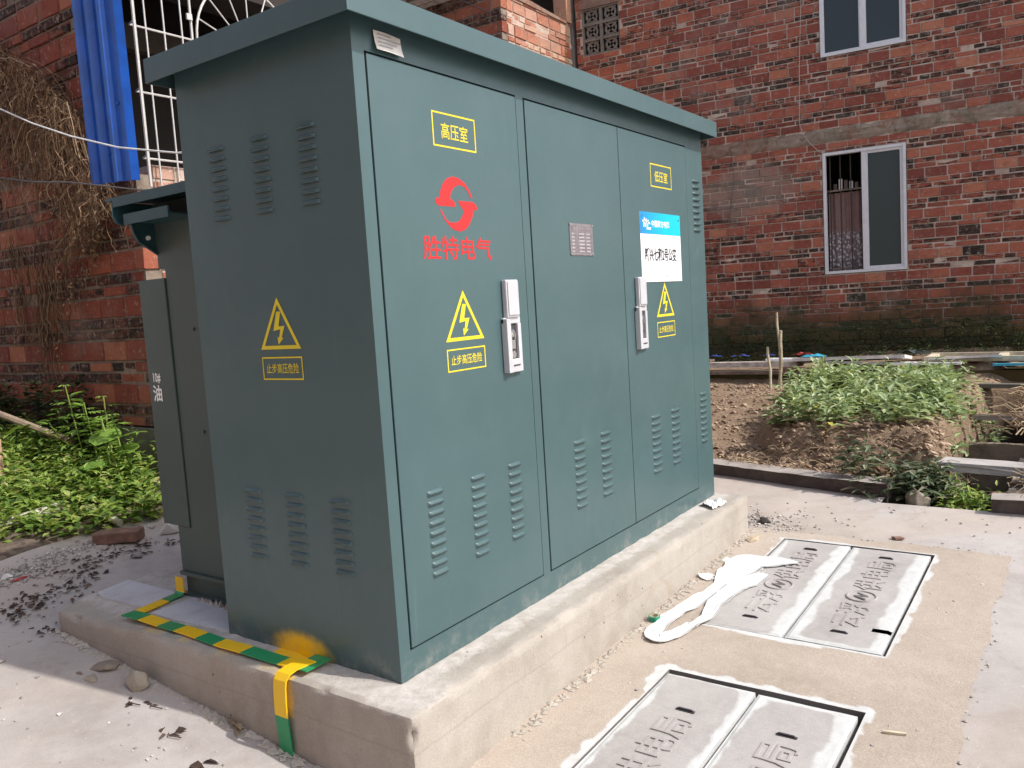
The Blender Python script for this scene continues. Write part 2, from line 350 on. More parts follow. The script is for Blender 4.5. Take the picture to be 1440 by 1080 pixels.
M['deadleaf'] = (lambda q: (q.col(q.ramp(q.rand(), [(0, (.03, .017, .014)), (.6, (.075, .045, .035)), (1, (.16, .10, .07))])), q.set(.9), q.mat)[2])(NT('dead_leaf'))
M['straw'] = (lambda q: (q.col(q.ramp(q.rand(), [(0, (.20, .13, .08)), (.6, (.36, .26, .16)), (1, (.5, .40, .27))])), q.set(.9), q.mat)[2])(NT('straw'))
q = NT('garden_soil'); p = q.pos(); a = q.noise(p, 5, 6, .75); c = q.ramp(a, [(.3, (.21, .14, .095)), (.5, (.33, .235, .16)), (.72, (.44, .325, .23))])
c = q.mix(q.rng(q.noise(p, 38, 6, .8), .42, .72, 0, .55), c, (.13, .085, .06)); c = q.mix(q.rng(q.noise(p, 2.2, 4), .58, .75, 0, .35), c, (.40, .31, .21))
zs = q.sep(p)[2]; c = q.mix(q.rng(zs, -.10, -.25, 0, .85), c, (.03, .025, .02))  # soil colour sinks to near-black in the drain, painting its shade
q.col(c); q.set(.95, spec=.15); q.bump(q.noise(p, 45, 7, .8), 1.0, .02); M['soil'] = q.mat
M['soil_d'] = simple('damp_soil', (.115, .085, .065), .95, var=.5, scale=26, bump=1.0, bscale=40)
M['clod'] = (lambda q: (q.col(q.ramp(q.rand(), [(0, (.15, .10, .07)), (.5, (.32, .225, .15)), (1, (.47, .355, .25))])), q.set(.95), q.mat)[2])(NT('soil_clod'))
M['pebble'] = (lambda q: (q.col(q.ramp(q.rand(), [(0, (.24, .21, .20)), (.4, (.36, .33, .31)), (.8, (.48, .44, .41)), (1, (.6, .57, .54))])), q.set(.9), q.mat)[2])(NT('pebble'))
q, c, p = concrete('kerb_stone', (.34, .30, .275), (.22, .195, .175), (.42, .385, .36), s1=3, s2=14, bump=.6); M['kerb'] = q.mat
M['slabw'] = simple('bleached_board', (.60, .56, .53), .85, var=.2, scale=9, bump=.3)
M['drainw'] = concrete('drain_stone', (.22, .18, .135), (.10, .085, .065), (.33, .28, .22), s1=6, s2=18, bump=.8, stain=(.05, .045, .035))[0].mat
M['kerbd'] = concrete('kerb_soot_shade', (.085, .068, .062), (.045, .036, .034), (.15, .125, .115), s1=5, s2=20, bump=.7)[0].mat  # front faces: black staining, with the kerb's shaded side painted in
M['slabst'] = concrete('pale_slab', (.40, .375, .36), (.30, .28, .265), (.50, .475, .46), s1=3, s2=14, bump=.3)[0].mat
M['rock_d'] = simple('dark_rock', (.055, .045, .04), .9, var=.4, bump=.5)
M['rock'] = concrete('mortar_lump', (.34, .295, .235), (.24, .205, .16), (.42, .375, .31), s1=8, s2=30, bump=.5)[0].mat
M['rock_b'] = concrete('brown_lump', (.26, .215, .175), (.17, .14, .11), (.34, .29, .24), s1=8, s2=30, bump=.6)[0].mat
M['whitebag'] = simple('white_plastic', (.66, .65, .62), .5, var=.15, scale=20)
M['cloth'] = simple('white_cloth', (.64, .64, .64), .85, var=.03, scale=40, bump=.25, bscale=300)
M['tape'] = simple('green_tape', (.015, .24, .14), .35)
M['tape_core'] = simple('tape_core', (.42, .34, .24), .8)
M['pvc'] = simple('dirty_pipe', (.42, .40, .31), .6, var=.2, scale=14)
M['pole'] = simple('wooden_pole', (.28, .21, .15), .8, var=.25)
M['bluep'] = simple('blue_plastic', (.03, .06, .25), .5, var=.4)
M['cyanp'] = simple('cyan_plastic', (.05, .36, .52), .4)
M['redp'] = simple('red_plastic', (.35, .04, .035), .5)
M['darkp'] = simple('dark_plastic', (.02, .028, .03), .5)
M['deb_b'] = simple('brick_debris', (.20, .115, .085), .9, var=.3, bump=.4)
M['breeze'] = concrete('breeze_block', (.20, .175, .15), (.12, .105, .09), (.27, .24, .21), s1=6, s2=22)[0].mat
M['grout'] = concrete('crumbled_grout', (.43, .39, .335), (.30, .265, .22), (.54, .50, .45), s1=8, s2=40, bump=.8)[0].mat

# ---------------------------------------------------------------- text as flat meshes
def text_geo(s, w=None, h=None, bold=0.0, extrude=0.0, bevel=0.0):
    cu = bpy.data.curves.new('t', 'FONT'); cu.body = s; cu.size = 1.0; cu.offset = bold; cu.extrude = extrude; cu.bevel_depth = bevel
    cu.resolution_u = 2; cu.align_x = 'LEFT'
    o = bpy.data.objects.new('t', cu); C.objects.link(o); dg = bpy.context.evaluated_depsgraph_get(); dg.update()
    me = bpy.data.meshes.new_from_object(o.evaluated_get(dg))
    vs = np.array([v.co[:] for v in me.vertices]) if len(me.vertices) else np.zeros((0, 3)); fs = [tuple(f.vertices) for f in me.polygons]
    bpy.data.objects.remove(o); bpy.data.curves.remove(cu); bpy.data.meshes.remove(me)
    if len(vs) == 0: return [], []
    mn, mx = vs.min(0), vs.max(0); d = np.maximum(mx - mn, 1e-6)
    sx = (w / d[0]) if w else None; sy = (h / d[1]) if h else None
    sx = sx or sy; sy = sy or sx
    vs[:, 0] = (vs[:, 0] - (mn[0]+mx[0])/2) * sx; vs[:, 1] = (vs[:, 1] - (mn[1]+mx[1])/2) * sy
    return vs, fs
def put_text(mb, s, cx, cy, w, h, fn, mi=0, bold=0.0):
    vs, fs = text_geo(s, w, h, bold)
    mb.add([fn(cx + v[0], cy + v[1]) for v in vs], fs, mi)
def frame2d(mb, pts, t, fn, mi=0):
    """outline of a convex polygon drawn as a band of width t inside it"""
    n = len(pts); P = [Vector((a, b)) for a, b in pts]; inn = []
    for i in range(n):
        d1 = (P[i]-P[i-1]).normalized(); d2 = (P[(i+1) % n]-P[i]).normalized()
        n1 = Vector((-d1.y, d1.x)); n2 = Vector((-d2.y, d2.x)); bis = (n1+n2).normalized()
        inn.append(P[i] + bis * (t / max(.2, bis.dot(n1))))
    vs = [fn(*q) for q in P] + [fn(*q) for q in inn]
    mb.add(vs, [(i, (i+1) % n, n+(i+1) % n, n+i) for i in range(n)], mi)

# ================================================================ GROUND
def g(x, y):
    x = np.asarray(x, float); y = np.asarray(y, float)
    left = 1 - sst(x, 1.5, 2.6)
    yy = np.clip(y, 0, 4); yy = yy * yy / (yy + .12)
    return -0.245 + 0.03 * np.clip(x, 0, 3.5) + .098 * yy * left
def gz(x, y): return float(g(x, y))
def lines(fixed, lo, hi, fine):
    out = [lo]
    for a, b, st in fine: out += list(np.arange(a, b + 1e-6, st))
    out += [hi] + list(fixed); return sorted(set(round(float(v), 4) for v in out))
AX0, AX1, AY0, AY1 = -1.20, 2.30, -1.21, -0.165           # mortar apron
DX0, DX1, DY0, DY1 = 2.98, 6.7, -1.16, -0.62              # drain
xs = lines([AX0, AX1, DX0, DX1, -60, -20, -8, 20, 60], -120, 120, [(-3, 4, .1), (4, 9, .5)])
ys = lines([AY0, AY1, DY0, DY1, -60, -20, -8, 20, 60], -120, 120, [(-3, 5, .1), (5, 9, .5)])
def gskip(x, y):
    return (AX0 < x < AX1 and AY0 < y < AY1) or (DX0 < x < DX1 and DY0 < y < DY1)
def gfn(x, y):
    n = float(fbm([(x, y, 0)], 1.2, 3)[0]) * .006 if abs(x) < 8 and abs(y) < 8 else 0
    if AX0-.05 < x < AX1+.05 and AY0-.05 < y < AY1+.05: n = 0
    return (x, y, gz(x, y) + n)
MB().grid(xs, ys, gfn, skip=gskip).build('ground', M['road'], smooth=True, kind='structure')

# mortar apron with two pits
PITS = [(-.40, .823, -.996, -.396), (1.198, 2.236, -.976, -.343)]
xs = lines([v for P in PITS for v in P[:2]], AX0-.03, AX1+.04, [(AX0, AX1, .018)])
ys = lines([v for P in PITS for v in P[2:]], AY0-.03, AY1+.03, [(AY0, AY1, .018)])
def inpit(x, y): return any(P[0] < x < P[1] and P[2] < y < P[3] for P in PITS)
def afn(x, y):
    e = 0
    n = float(fbm([(x, y, 2)], 9, 3)[0])
    if x > AX1 + .03: x = x + n * .020
    if y < AY0 - .025: y = y + n * .020
    return (x, y, gz(x, y) + .005 + .0015 * n)
mb = MB().grid(xs, ys, afn, skip=inpit)
A = np.array(mb.v)
def pd(P):
    dx = np.maximum(np.maximum(P[0]-A[:, 0], A[:, 0]-P[1]), 0); dy = np.maximum(np.maximum(P[2]-A[:, 1], A[:, 1]-P[3]), 0)
    return np.hypot(dx, dy)
n1 = fbm(A, 6, 3, 4); n2 = fbm(A, 22, 2, 9)
wid = .021 + .028 * n1 + .012 * n2
wid2 = wid.copy()*1.25
wid2[(A[:, 1] < -.98)] *= .9
wid2[(A[:, 1] > -.41)] *= 1.35
white = np.maximum(1 - sst(pd(PITS[0]) / np.maximum(wid2, .008), .7, 1.25), 1 - sst(pd(PITS[1]) / np.maximum(wid * .95, .008), .7, 1.25))
mb.build('mortar_apron', M['apron'], smooth=True, kind='structure', attrs={'white': white})
mb = MB()
for P in PITS:
    x0, x1, y0, y1 = P
    z0, z1 = -.42, gz(x0, -.5) + .004
    z2 = gz(x1, -.5) + .004
    mb.add([(x0,y0,z0),(x1,y0,z0),(x1,y1,z0),(x0,y1,z0),(x0,y0,z1),(x1,y0,z2),(x1,y1,z2),(x0,y1,z1)],
           [(0,1,2,3),(0,4,5,1),(1,5,6,2),(2,6,7,3),(3,7,4,0)])
mb.build('cable_pit', M['pit'], kind='structure')

# trench cover slabs
def slab(x0, x1, y0, y1, label, wh, txt, chips=()):
    t = thing('trench_cover', label, 'trench cover', ((x0+x1)/2, (y0+y1)/2, gz((x0+x1)/2, -.6)-.06), 'concrete trench covers in the mortar apron')
    xs = np.linspace(x0, x1, 72); ys = np.linspace(y0, y1, 26)
    top = lambda x, y: gz(x, y) + .007
    mb = MB()
    def cut(x, y): return any(a < x < b and c_ < y < d_ for a, b, c_, d_ in chips)
    def tf(x, y):
        ex = min(x-x0, x1-x, y-y0, y1-y); return (x, y, top(x, y) - max(0, .004 - ex * .6) + .0012 * float(fbm([(x, y, 5)], 20, 2)[0]))
    mb.grid(list(xs), list(ys), tf, skip=cut)
    nb = len(mb.v)
    for (xa, ya, xb, yb) in ((x0,y0,x1,y0),(x1,y0,x1,y1),(x1,y1,x0,y1),(x0,y1,x0,y0)):
        mb.add([(xa,ya,top(xa,ya)-.055),(xb,yb,top(xb,yb)-.055),(xb,yb,top(xb,yb)-.004),(xa,ya,top(xa,ya)-.004)], [(0,1,2,3)])
    for a, b, c_, d_ in chips:
        mb.add([(a-.02,c_-.02,top(a,c_)-.03),(b+.02,c_-.02,top(b,c_)-.03),(b+.02,d_+.02,top(b,d_)-.03),(a-.02,d_+.02,top(a,d_)-.03)], [(0,1,2,3)])
    A = np.array(mb.v); n = fbm(A, 7, 3, 2)*.030 + fbm(A, 25, 2, 5)*.010
    wL, wR, wT, wB = wh   # widths of white on +y, -y, +x, -x edges
    wv = np.zeros(len(A))
    for dist, wd in ((y1-A[:, 1], wL), (A[:, 1]-y0, wR), (x1-A[:, 0], wT), (A[:, 0]-x0, wB)):
        if wd > 0: wv = np.maximum(wv, 1 - sst((dist + n) / (wd*.54), .5, 1.4))
    mb.build('slab', M['cover'], t, attrs={'white': wv})
    cx, cy = (x0+x1)/2, (y0+y1)/2
    mb = MB(); vs, fs = text_geo('云浮', .215, .105, .0, .02, .0)
    vs2, fs2 = text_geo('供电局', .335, .105, .0, .02, .0)
    def add(vs, fs, ox):
        if len(vs): mb.add([(cx+ox+v[0], cy+v[1], top(cx+ox+v[0], cy+v[1]) + (.0036 if v[2] > 0 else -.003)) for v in vs], fs)
    add(vs, fs, -.235); add(vs2, fs2, .185)
    ring = [(cx-.055+.052*math.cos(a), cy+.052*math.sin(a)) for a in np.linspace(0, 2*math.pi, 25)]
    mb.tube([(a, b, top(a, b)+.0015) for a, b in ring], .0045, 5)
    mb.tube([(cx-.085, cy-.02, top(cx, cy)+.001), (cx-.06, cy+.025, top(cx, cy)+.001), (cx-.05, cy-.02, top(cx, cy)+.001), (cx-.022, cy+.02, top(cx, cy)+.001)], .004, 5)
    mb.build('lettering', M['letterc'], t)
    for sx in (-.40, .40):
        mb = MB(); a, b = cx+sx, cy
        pts = [(a, b+.045*math.cos(k)) for k in np.linspace(0, math.pi, 8)]
        mb.box((a-.007, b-.028, top(a, b)-.001), (a+.007, b+.028, top(a, b)+.0016))
        mb.tube([(a, b+.028, top(a,b)), (a, b+.020, top(a,b)+.005), (a, b-.020, top(a,b)+.005), (a, b-.028, top(a,b))], .003, 6)
        mb.build('lifting_slot', M['dark_recess'], t)
    return t
slab(1.205, 2.228, -.639, -.350, 'far trench cover next to the plinth, partly under the white cloth', (.05, .095, .035, .03), 0)
slab(1.208, 2.222, -.962, -.651, 'far trench cover on the outer side with a broken notch at its edge', (.075, .095, .03, .055), 0, chips=((1.36, 1.39, -.962, -.90),))
slab(-.39, .800, -.687, -.402, 'near trench cover next to the plinth, cut by the bottom of the photo', (.045, .075, .04, .03), 0)
slab(-.39, .795, -.980, -.699, 'near trench cover on the outer side, at the very bottom of the photo', (.05, .095, .035, .03), 0)

# ================================================================ PLINTH
PX0, PX1, PY0, PY1 = -.128, 2.305, -.150, 1.615
def plinth():
    st = .016; rad = .013; zb = -.33
    xs = np.linspace(PX0, PX1, int((PX1-PX0)/st)); ys = np.linspace(PY0, PY1, int((PY1-PY0)/st)); zs = np.linspace(zb, 0, 22)
    mb = MB()
    mb.grid(list(xs), list(ys), lambda x, y: (x, y, 0.0))
    mb.grid(list(xs), list(zs), lambda x, z: (x, PY0, z)); mb.grid(list(ys[::-1]), list(zs), lambda y, z: (PX0, y, z))
    mb.grid(list(ys), list(zs), lambda y, z: (PX1, y, z)); mb.grid(list(xs[::-1]), list(zs), lambda x, z: (x, PY1, z))
    V = np.array(mb.v); lo = np.array([PX0+rad, PY0+rad, zb-1]); hi = np.array([PX1-rad, PY1-rad, -rad])
    far = V[:, 1] > 1.1
    cl = np.clip(V, lo, hi); d = V - cl; L = np.linalg.norm(d, axis=1, keepdims=True)
    P = cl + np.where(L > 1e-9, d / np.maximum(L, 1e-9) * np.minimum(L, rad), 0)
    nrm = np.where(L > 1e-9, d / np.maximum(L, 1e-9), 0)
    n = fbm(P, 3.2, 3, 1) * .006 + fbm(P, 14, 3, 6) * .003 + fbm(P, 40, 2, 16) * .0022
    edge = sst(L[:, 0], rad*1.02, rad*1.25)
    chip = np.clip(fbm(P, 13, 3, 12) - .10, 0, 1) * edge * .045
    P = P + nrm * (n - chip)[:, None]
    # the far left end is worn down
    wear = sst(P[:, 1], .9, 1.6) * sst(-P[:, 0], .0, .12) * sst(P[:, 2], -.2, 0); P[:, 2] -= wear * .025
    mb.v = [tuple(q) for q in P]
    X, Y, Z = P.T; nn = fbm(P, 9, 3, 20)
    top = sst(Z, -.03, -.005)
    white = top * (1 - sst(np.maximum(Y + .02, 0) * 0 + np.abs(np.minimum(Y, 0) + .03), .02, .10 + .04 * nn)) * (X > -.1) * .62
    white = np.maximum(white, top * (1 - sst(np.hypot(X+.03, Y+.05), .06, .24)) * .62)
    white = np.maximum(white, (1 - sst(np.abs(Z - .0), .0, .05)) * (Y < .35) * .35)
    def seg(ax, ay, bx, by):
        t = np.clip(((X-ax)*(bx-ax)+(Y-ay)*(by-ay))/((bx-ax)**2+(by-ay)**2), 0, 1); return np.hypot(X-ax-t*(bx-ax), Y-ay-t*(by-ay)), t
    d1, t1 = seg(-.085, .30, -.075, 1.20); near = (1 - sst(d1, .03, .075)) * (Z > -.06)
    band = (t1 * 9.0 + .35) % 2
    br = (.15 + .5*np.clip(fbm(P, 7, 3, 31)+.5, 0, 1)) * sst(Z, -.035, -.008); yel = near * (band > 1) * br; gre = near * (band <= 1) * br
    yel = np.maximum(yel, (1 - sst(np.hypot((X-.0)*1.0, (Y-.40)*.75), .04, .11)) * (Z > -.03) * 1.2)
    lf = (X < PX0 + .03) * (1 - sst(np.abs(Y - .335), .022, .06))
    yel = np.maximum(yel, lf * sst(Z, -.15, -.10) * .62); gre = np.maximum(gre, lf * (1-sst(Z, -.16, -.11)) * .7)
    gre = np.maximum(gre, (1 - sst(np.hypot(X+.1, Y-.335), .03, .11)) * .45)
    gre = np.maximum(gre, (1 - sst(np.hypot(X-.14, Y-1.24), .03, .10)) * (Z > -.05) * .6)
    return mb.build('concrete_plinth', M['plinth'], smooth=True, label='low concrete plinth under the green transformer cabinet', cat='plinth', attrs={'white': white, 'green': gre, 'yellow': yel})
plinth()
# crumbled grout along the left foot of the plinth
mb = MB()
for k in range(760):
    y = random.uniform(-.2, 1.62); x = PX0 - abs(random.gauss(0, .016)) - .002; s = random.uniform(.004, .013) * (1.6 if .25 < y < .75 and random.random() < .5 else 1)
    if random.random() < .5: x, y = random.uniform(.25, 2.3), PY0 - .012 - abs(random.gauss(0, .016)); s *= .72
    z = gz(x, y) + (.005 if y < PY0 else 0); vs = [Vector((random.gauss(0, 1), random.gauss(0, 1), random.gauss(0, 1))).normalized() for _ in range(6)]
    o = [(x+s*a, y+s*b*1.4, z+s*.35*cc+.001) for a, b, cc in ((1,0,0),(-1,0,0),(0,1,0),(0,-1,0),(.1,.1,1.6),(0,0,-1))]
    o = [(a+random.uniform(-s, s)*.4, b+random.uniform(-s, s)*.4, cc) for a, b, cc in o]
    mb.add(o, [(0,2,4),(2,1,4),(1,3,4),(3,0,4),(2,0,5),(1,2,5),(3,1,5),(0,3,5)])
for k in range(330):
    if random.random() < .6: x, y = AX1 + .035 + random.gauss(0, .030), random.uniform(AY0, AY1)
    else: x, y = random.uniform(.2, AX1), AY0 - .025 + random.gauss(0, .014)
    s = random.choice((.0015, .002, .002, .003, .0055)); z = gz(x, y) + .003
    o = [(x+s*a+random.uniform(-s, s)*.4, y+s*b*1.4+random.uniform(-s, s)*.4, z+s*.4*cc) for a, b, cc in ((1,0,0),(-1,0,0),(0,1,0),(0,-1,0),(.1,.1,1.6),(0,0,-1))]
    mb.add(o, [(0,2,4),(2,1,4),(1,3,4),(3,0,4),(2,0,5),(1,2,5),(3,1,5),(0,3,5)])
mb.build('grout_crumbs', M['grout'], kind='stuff', label='crumbs of mortar along the foot of the concrete plinth', cat='rubble')

# ================================================================ TRANSFORMER
W, D, H = 2.259, .75, 1.72
T = thing('transformer_cabinet', 'dark green metal transformer cabinet with three front doors and overhanging roof', 'transformer', (W/2, .6, 0))
gap = .0055
DZ0, DZ1 = .081, 1.656
DOORS = [(.048, .711), (.763, 1.4045), (1.4085, 2.063)]
mb = MB()
mb.box((0, .022, 0), (W, D, 1.776))
mb.box((0, 0, 0), (.0425, .022, 1.776)); mb.box((.7155, 0, DZ0-gap), (.7575, .022, DZ1+gap)); mb.box((2.0685, 0, 0), (W, .022, 1.776))
mb.box((.0425, 0, 0), (2.0685, .022, DZ0-gap)); mb.box((.0425, 0, DZ1+gap), (2.0685, .022, 1.776))
body = mb.build('body', M['paint'], T)
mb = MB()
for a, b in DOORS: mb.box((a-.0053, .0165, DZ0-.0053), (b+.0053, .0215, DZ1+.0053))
mb.build('door_gap_plate', M['gap'], T)  # plates behind the doors, coloured black as the shade in their gaps
rf = MB(); ov, ol, orr, ob = .064, .069, .045, .045
tk = .004
rf.box((-ol, -ov, H-.002), (W+orr, -ov+tk, 1.788), bev=.0015); rf.box((-ol, D+ob-tk, H-.002), (W+orr, D+ob, 1.788), bev=.0015)
rf.box((-ol, -ov+tk, H-.002), (-ol+tk, D+ob-tk, 1.788), bev=.0015); rf.box((W+orr-tk, -ov+tk, H-.002), (W+orr, D+ob-tk, 1.788), bev=.0015)
rf.box((-ol+tk, -ov+tk, 1.777), (W+orr-tk, D+ob-tk, 1.7865))
rf.add([(-ol+.004, -ov+.004, 1.787), (W+orr-.004, -ov+.004, 1.787), (W+orr-.004, D+ob-.004, 1.787), (-ol+.004, D+ob-.004, 1.787), (.3, D/2, 1.815), (W-.3, D/2, 1.815)],
       [(0,1,5,4),(1,2,5),(2,3,4,5),(3,0,4)])
rf.build('roof', M['paint'], T)

# one louvre, shared by all: a hood closed at the top, open at the bottom
def louver_mesh(wd):
    n = 8; h, dp = .0165, .0125; vs = []; fs = []
    outline = [(-wd/2 + h*.5*(1-math.cos(a)), h*.5*math.sin(a)) for a in np.linspace(0, math.pi/2, 5)]
    prof = []
    for (x, z) in outline: prof.append((x, z))
    prof += [(-x, z) for x, z in outline[::-1]]
    base = [(-wd/2, -.004)] + prof + [(wd/2, -.004)]
    k = len(base)
    # rim on the door plane, crest pushed out and drawn towards the lower lip
    for x, z in base: vs.append((x, 0, z))
    for x, z in base: vs.append((x*.86, -dp*(.9 if abs(x) < wd*.49 else .55), z*.42-.0035))
    for i in range(k-1): fs.append((i, i+1, k+i+1, k+i))
    fs.append(tuple(range(k, 2*k)))
    vs += [(base[0][0]*.9, -.0004, -.0045), (base[-1][0]*.9, -.0004, -.0045)]
    me = bpy.data.meshes.new('louver'); me.from_pydata(vs, [], fs); me.materials.append(M['paint'])
    for p_ in me.polygons: p_.use_smooth = True
    # dark slot under the lip
    return me
LM = {}
def louvers(parent, cx, ztop, n, pitch, wd, side=False, rot=0.0):
    if wd not in LM: LM[wd] = louver_mesh(wd)
    for k in range(n):
        o = bpy.data.objects.new('louver', LM[wd]); C.objects.link(o); o.parent = parent; o.matrix_parent_inverse = PINV.get(parent.name, Matrix.Identity(4))
        z = ztop - .012 - k * pitch
        if side: o.matrix_basis = Matrix.Translation((-.0005, cx, z)) @ Matrix.Rotation(-math.pi/2, 4, 'Z')
        else: o.matrix_basis = Matrix.Translation((cx, -.0025 if parent is not body else -.0005, z))
PINV_T = PINV[T.name]
FY = -.0030
fF = lambda a, b: (a, FY, b)
fS = lambda a, b: (-.0012, -a, b)      # left side: text runs from back to front, a = -y
def warning(parent, fn, ax, az, bw, bolt_s=1.0):
    """triangle with a bolt and the boxed warning below; ax = centre, az = triangle base height"""
    mb = MB(); hw = bw/2
    tri = [(ax-hw, az), (ax+hw, az), (ax, az+.147)]
    frame2d(mb, tri, .0105, fn)
    bolt = [(-.006, .103), (.0115, .1023), (-.001, .061), (.0245, .0614), (.008, .028), (.0175, .0285), (-.008, .0095), (-.0095, .031), (-.0018, .030), (.0045, .0525), (-.0253, .0485)]
    bolt = bolt[::-1]
    bolt = [(ax + x, az + z + .004) for x, z in bolt]
    mb.poly(bolt[::1], fn)
    frame2d(mb, [(ax-hw, az-.088), (ax+hw, az-.088), (ax+hw, az-.022), (ax-hw, az-.022)], .0042, fn)
    put_text(mb, '止步高压危险', ax, az-.055, bw*.80, .029, fn, 0, .008)
    return mb.build('warning_sign', M['yellow'], parent, label='yellow high-voltage triangle with boxed warning text')
def boxed(parent, fn, cx, cz, w_, h_, s, name='room_label'):
    mb = MB(); frame2d(mb, [(cx-w_/2, cz-h_/2), (cx+w_/2, cz-h_/2), (cx+w_/2, cz+h_/2), (cx-w_/2, cz+h_/2)], .0048, fn)
    put_text(mb, s, cx, cz-.002, w_*.62, .046, fn, 0, .008)
    return mb.build(name, M['yellow'], parent, label='yellow boxed room name')
doors = []
DL = ['left door with yellow marks and a red logo', 'plain middle door with a nameplate', 'right door with yellow marks and a blue and white sign']
for i, (a, b) in enumerate(DOORS):
    mb = MB(); mb.box((a, -.0025, DZ0), (b, .012, DZ1), bev=.002)
    o = mb.build('door', M['paint'], T, label=DL[i]); PINV[o.name] = PINV_T.copy() if False else Matrix.Identity(4); doors.append(o)
def sub(o): pass
# children of doors: doors carry the inverse of T, and the door's own matrix_basis is identity, so a door sits in world space
for o in doors: PINV[o.name] = Matrix.Identity(4)
PINV[body.name] = Matrix.Identity(4)
d1, d2, d3 = doors
for cx in (.187, .386, .579): louvers(d1, cx, .497, 9, .0290, .068)
for cx in (.990, 1.186): louvers(d2, cx, .499, 9, .0290, .074)
for cx in (1.632, 1.832): louvers(d3, cx, .496, 9, .0290, .080)
louvers(body, 2.172, 1.523, 9, .0282, .072); louvers(body, 2.163, .528, 9, .0282, .068)
for cy in (.581, .387, .193): louvers(body, cy, 1.512, 8, .0285, .070, True)
for cy in (.558, .372, .182): louvers(body, cy, .497, 8, .0290, .076, True)
boxed(d1, fF, .387, 1.502, .198, .097, '高压室'); boxed(d3, fF, 1.791, 1.499, .210, .097, '低压室')
warning(d1, fF, .374, .900, .182); warning(d3, fF, 1.779, .903, .180)
warning(body, fS, -.371, .911, .174)
UP = [(0.2779,1.3029),(0.285,1.3089),(0.2967,1.3097),(0.3047,1.3309),(0.3179,1.3513),(0.3372,1.3668),(0.3649,1.3743),(0.3919,1.3715),(0.4184,1.3596),(0.4355,1.3437),(0.4519,1.3188),(0.4458,1.3161),(0.4342,1.3321),(0.4171,1.348),(0.399,1.3523),(0.385,1.3512),(0.3659,1.3426),(0.3505,1.326),(0.345,1.3088),(0.3553,1.3081),(0.3677,1.2976),(0.3689,1.2878),(0.2933,1.2866),(0.2812,1.2936)]
LO = [(0.3824,1.3062),(0.4506,1.3071),(0.4667,1.2994),(0.4726,1.2866),(0.4673,1.2834),(0.4529,1.284),(0.4458,1.2633),(0.4288,1.2392),(0.4082,1.224),(0.3841,1.2174),(0.357,1.2207),(0.3356,1.2311),(0.3153,1.2484),(0.302,1.2672),(0.2973,1.2753),(0.3031,1.277),(0.3086,1.2676),(0.32,1.2515),(0.3368,1.2424),(0.3639,1.2422),(0.383,1.2487),(0.3985,1.2638),(0.4057,1.2785),(0.4007,1.2839),(0.388,1.2946)]
mb = MB(); mb.poly(UP[::-1], fF); mb.poly(LO[::-1], fF); put_text(mb, '胜特电气', .372, 1.169, .318, .068, fF, 0, .012)
mb.build('red_logo', M['red'], d1, label='red ring-shaped emblem with red company name below')
# nameplate
mb = MB(); mb.box((1.001, -.0048, 1.156), (1.167, -.0027, 1.270), 0)
fn = lambda a, b: (a, -.0052, b)
frame2d(mb, [(1.006,1.161),(1.162,1.161),(1.162,1.265),(1.006,1.265)], .0012, fn, 1)
put_text(mb, '组合式变压器', 1.084, 1.254, .12, .011, fn, 1)
for r in range(6):
    for cc in range(3):
        a = 1.014+cc*.051; mb.poly([(a, 1.168+r*.0125), (a+.020+.018*((r*3+cc*5) % 3)/2, 1.168+r*.0125), (a+.020+.018*((r*3+cc*5) % 3)/2, 1.1735+r*.0125), (a, 1.1735+r*.0125)], fn, 1)
for a, b in ((1.006,1.161),(1.162,1.161),(1.162,1.265),(1.006,1.265)):
    mb.prism([(a+.004*math.cos(k), b+.004*math.sin(k)) for k in np.linspace(0, 2*math.pi, 9)[:-1]], lambda x, z, d: (x, -d, z), .0045, .0075, 2)
mb.build('nameplate', [M['nameplate'], M['nameink'], M['chrome']], d2)
# utility sign on the right door
mb = MB(); x0, x1, z0, z1, zb = 1.561, 1.962, 1.053, 1.342, 1.252
mb.box((x0, -.0055, z0), (x1, -.0028, z1), 0)
fn = lambda a, b: (a, -.0060, b); fn2 = lambda a, b: (a, -.0064, b)
mb.poly([(x0, zb), (x1, zb), (x1, z1), (x0, z1)], fn, 1)
put_text(mb, '中国南方电网', 1.757, 1.296, .175, .030, fn2, 0, .02)
for k in range(3):   # emblem: three slanted bars and a hook
    a = 1.590 + k*.017; mb.poly([(a, 1.280), (a+.009, 1.280), (a+.018, 1.318-.004*k), (a+.009, 1.318-.004*k)], fn2, 0)
mb.poly([(1.584, 1.300), (1.655, 1.292), (1.655, 1.300), (1.584, 1.308)], fn2, 0); mb.poly([(1.618, 1.270), (1.660, 1.270), (1.664, 1.279), (1.622, 1.279)], fn2, 0)
put_text(mb, '新兴七和2号公变', 1.752, 1.168, .315, .058, fn2, 2, .022)
put_text(mb, '新兴供电局', 1.640, 1.076, .082, .014, fn, 3); put_text(mb, '供电服务热线95598', 1.842, 1.076, .165, .014, fn, 3)
for a, b in ((x0+.013, z0+.013), (x1-.02, z1-.022), (x0+.018, z1-.016)):
    mb.prism([(a+.0045*math.cos(k), b+.0045*math.sin(k)) for k in np.linspace(0, 2*math.pi, 9)[:-1]], lambda x, z, d: (x, -d, z), .0058, .0085, 4)
mb.build('utility_sign', [M['sign_white'], M['sign_cyan'], M['ink'], M['ink2'], M['chrome']], d3, label='white sign plate with cyan header strip')
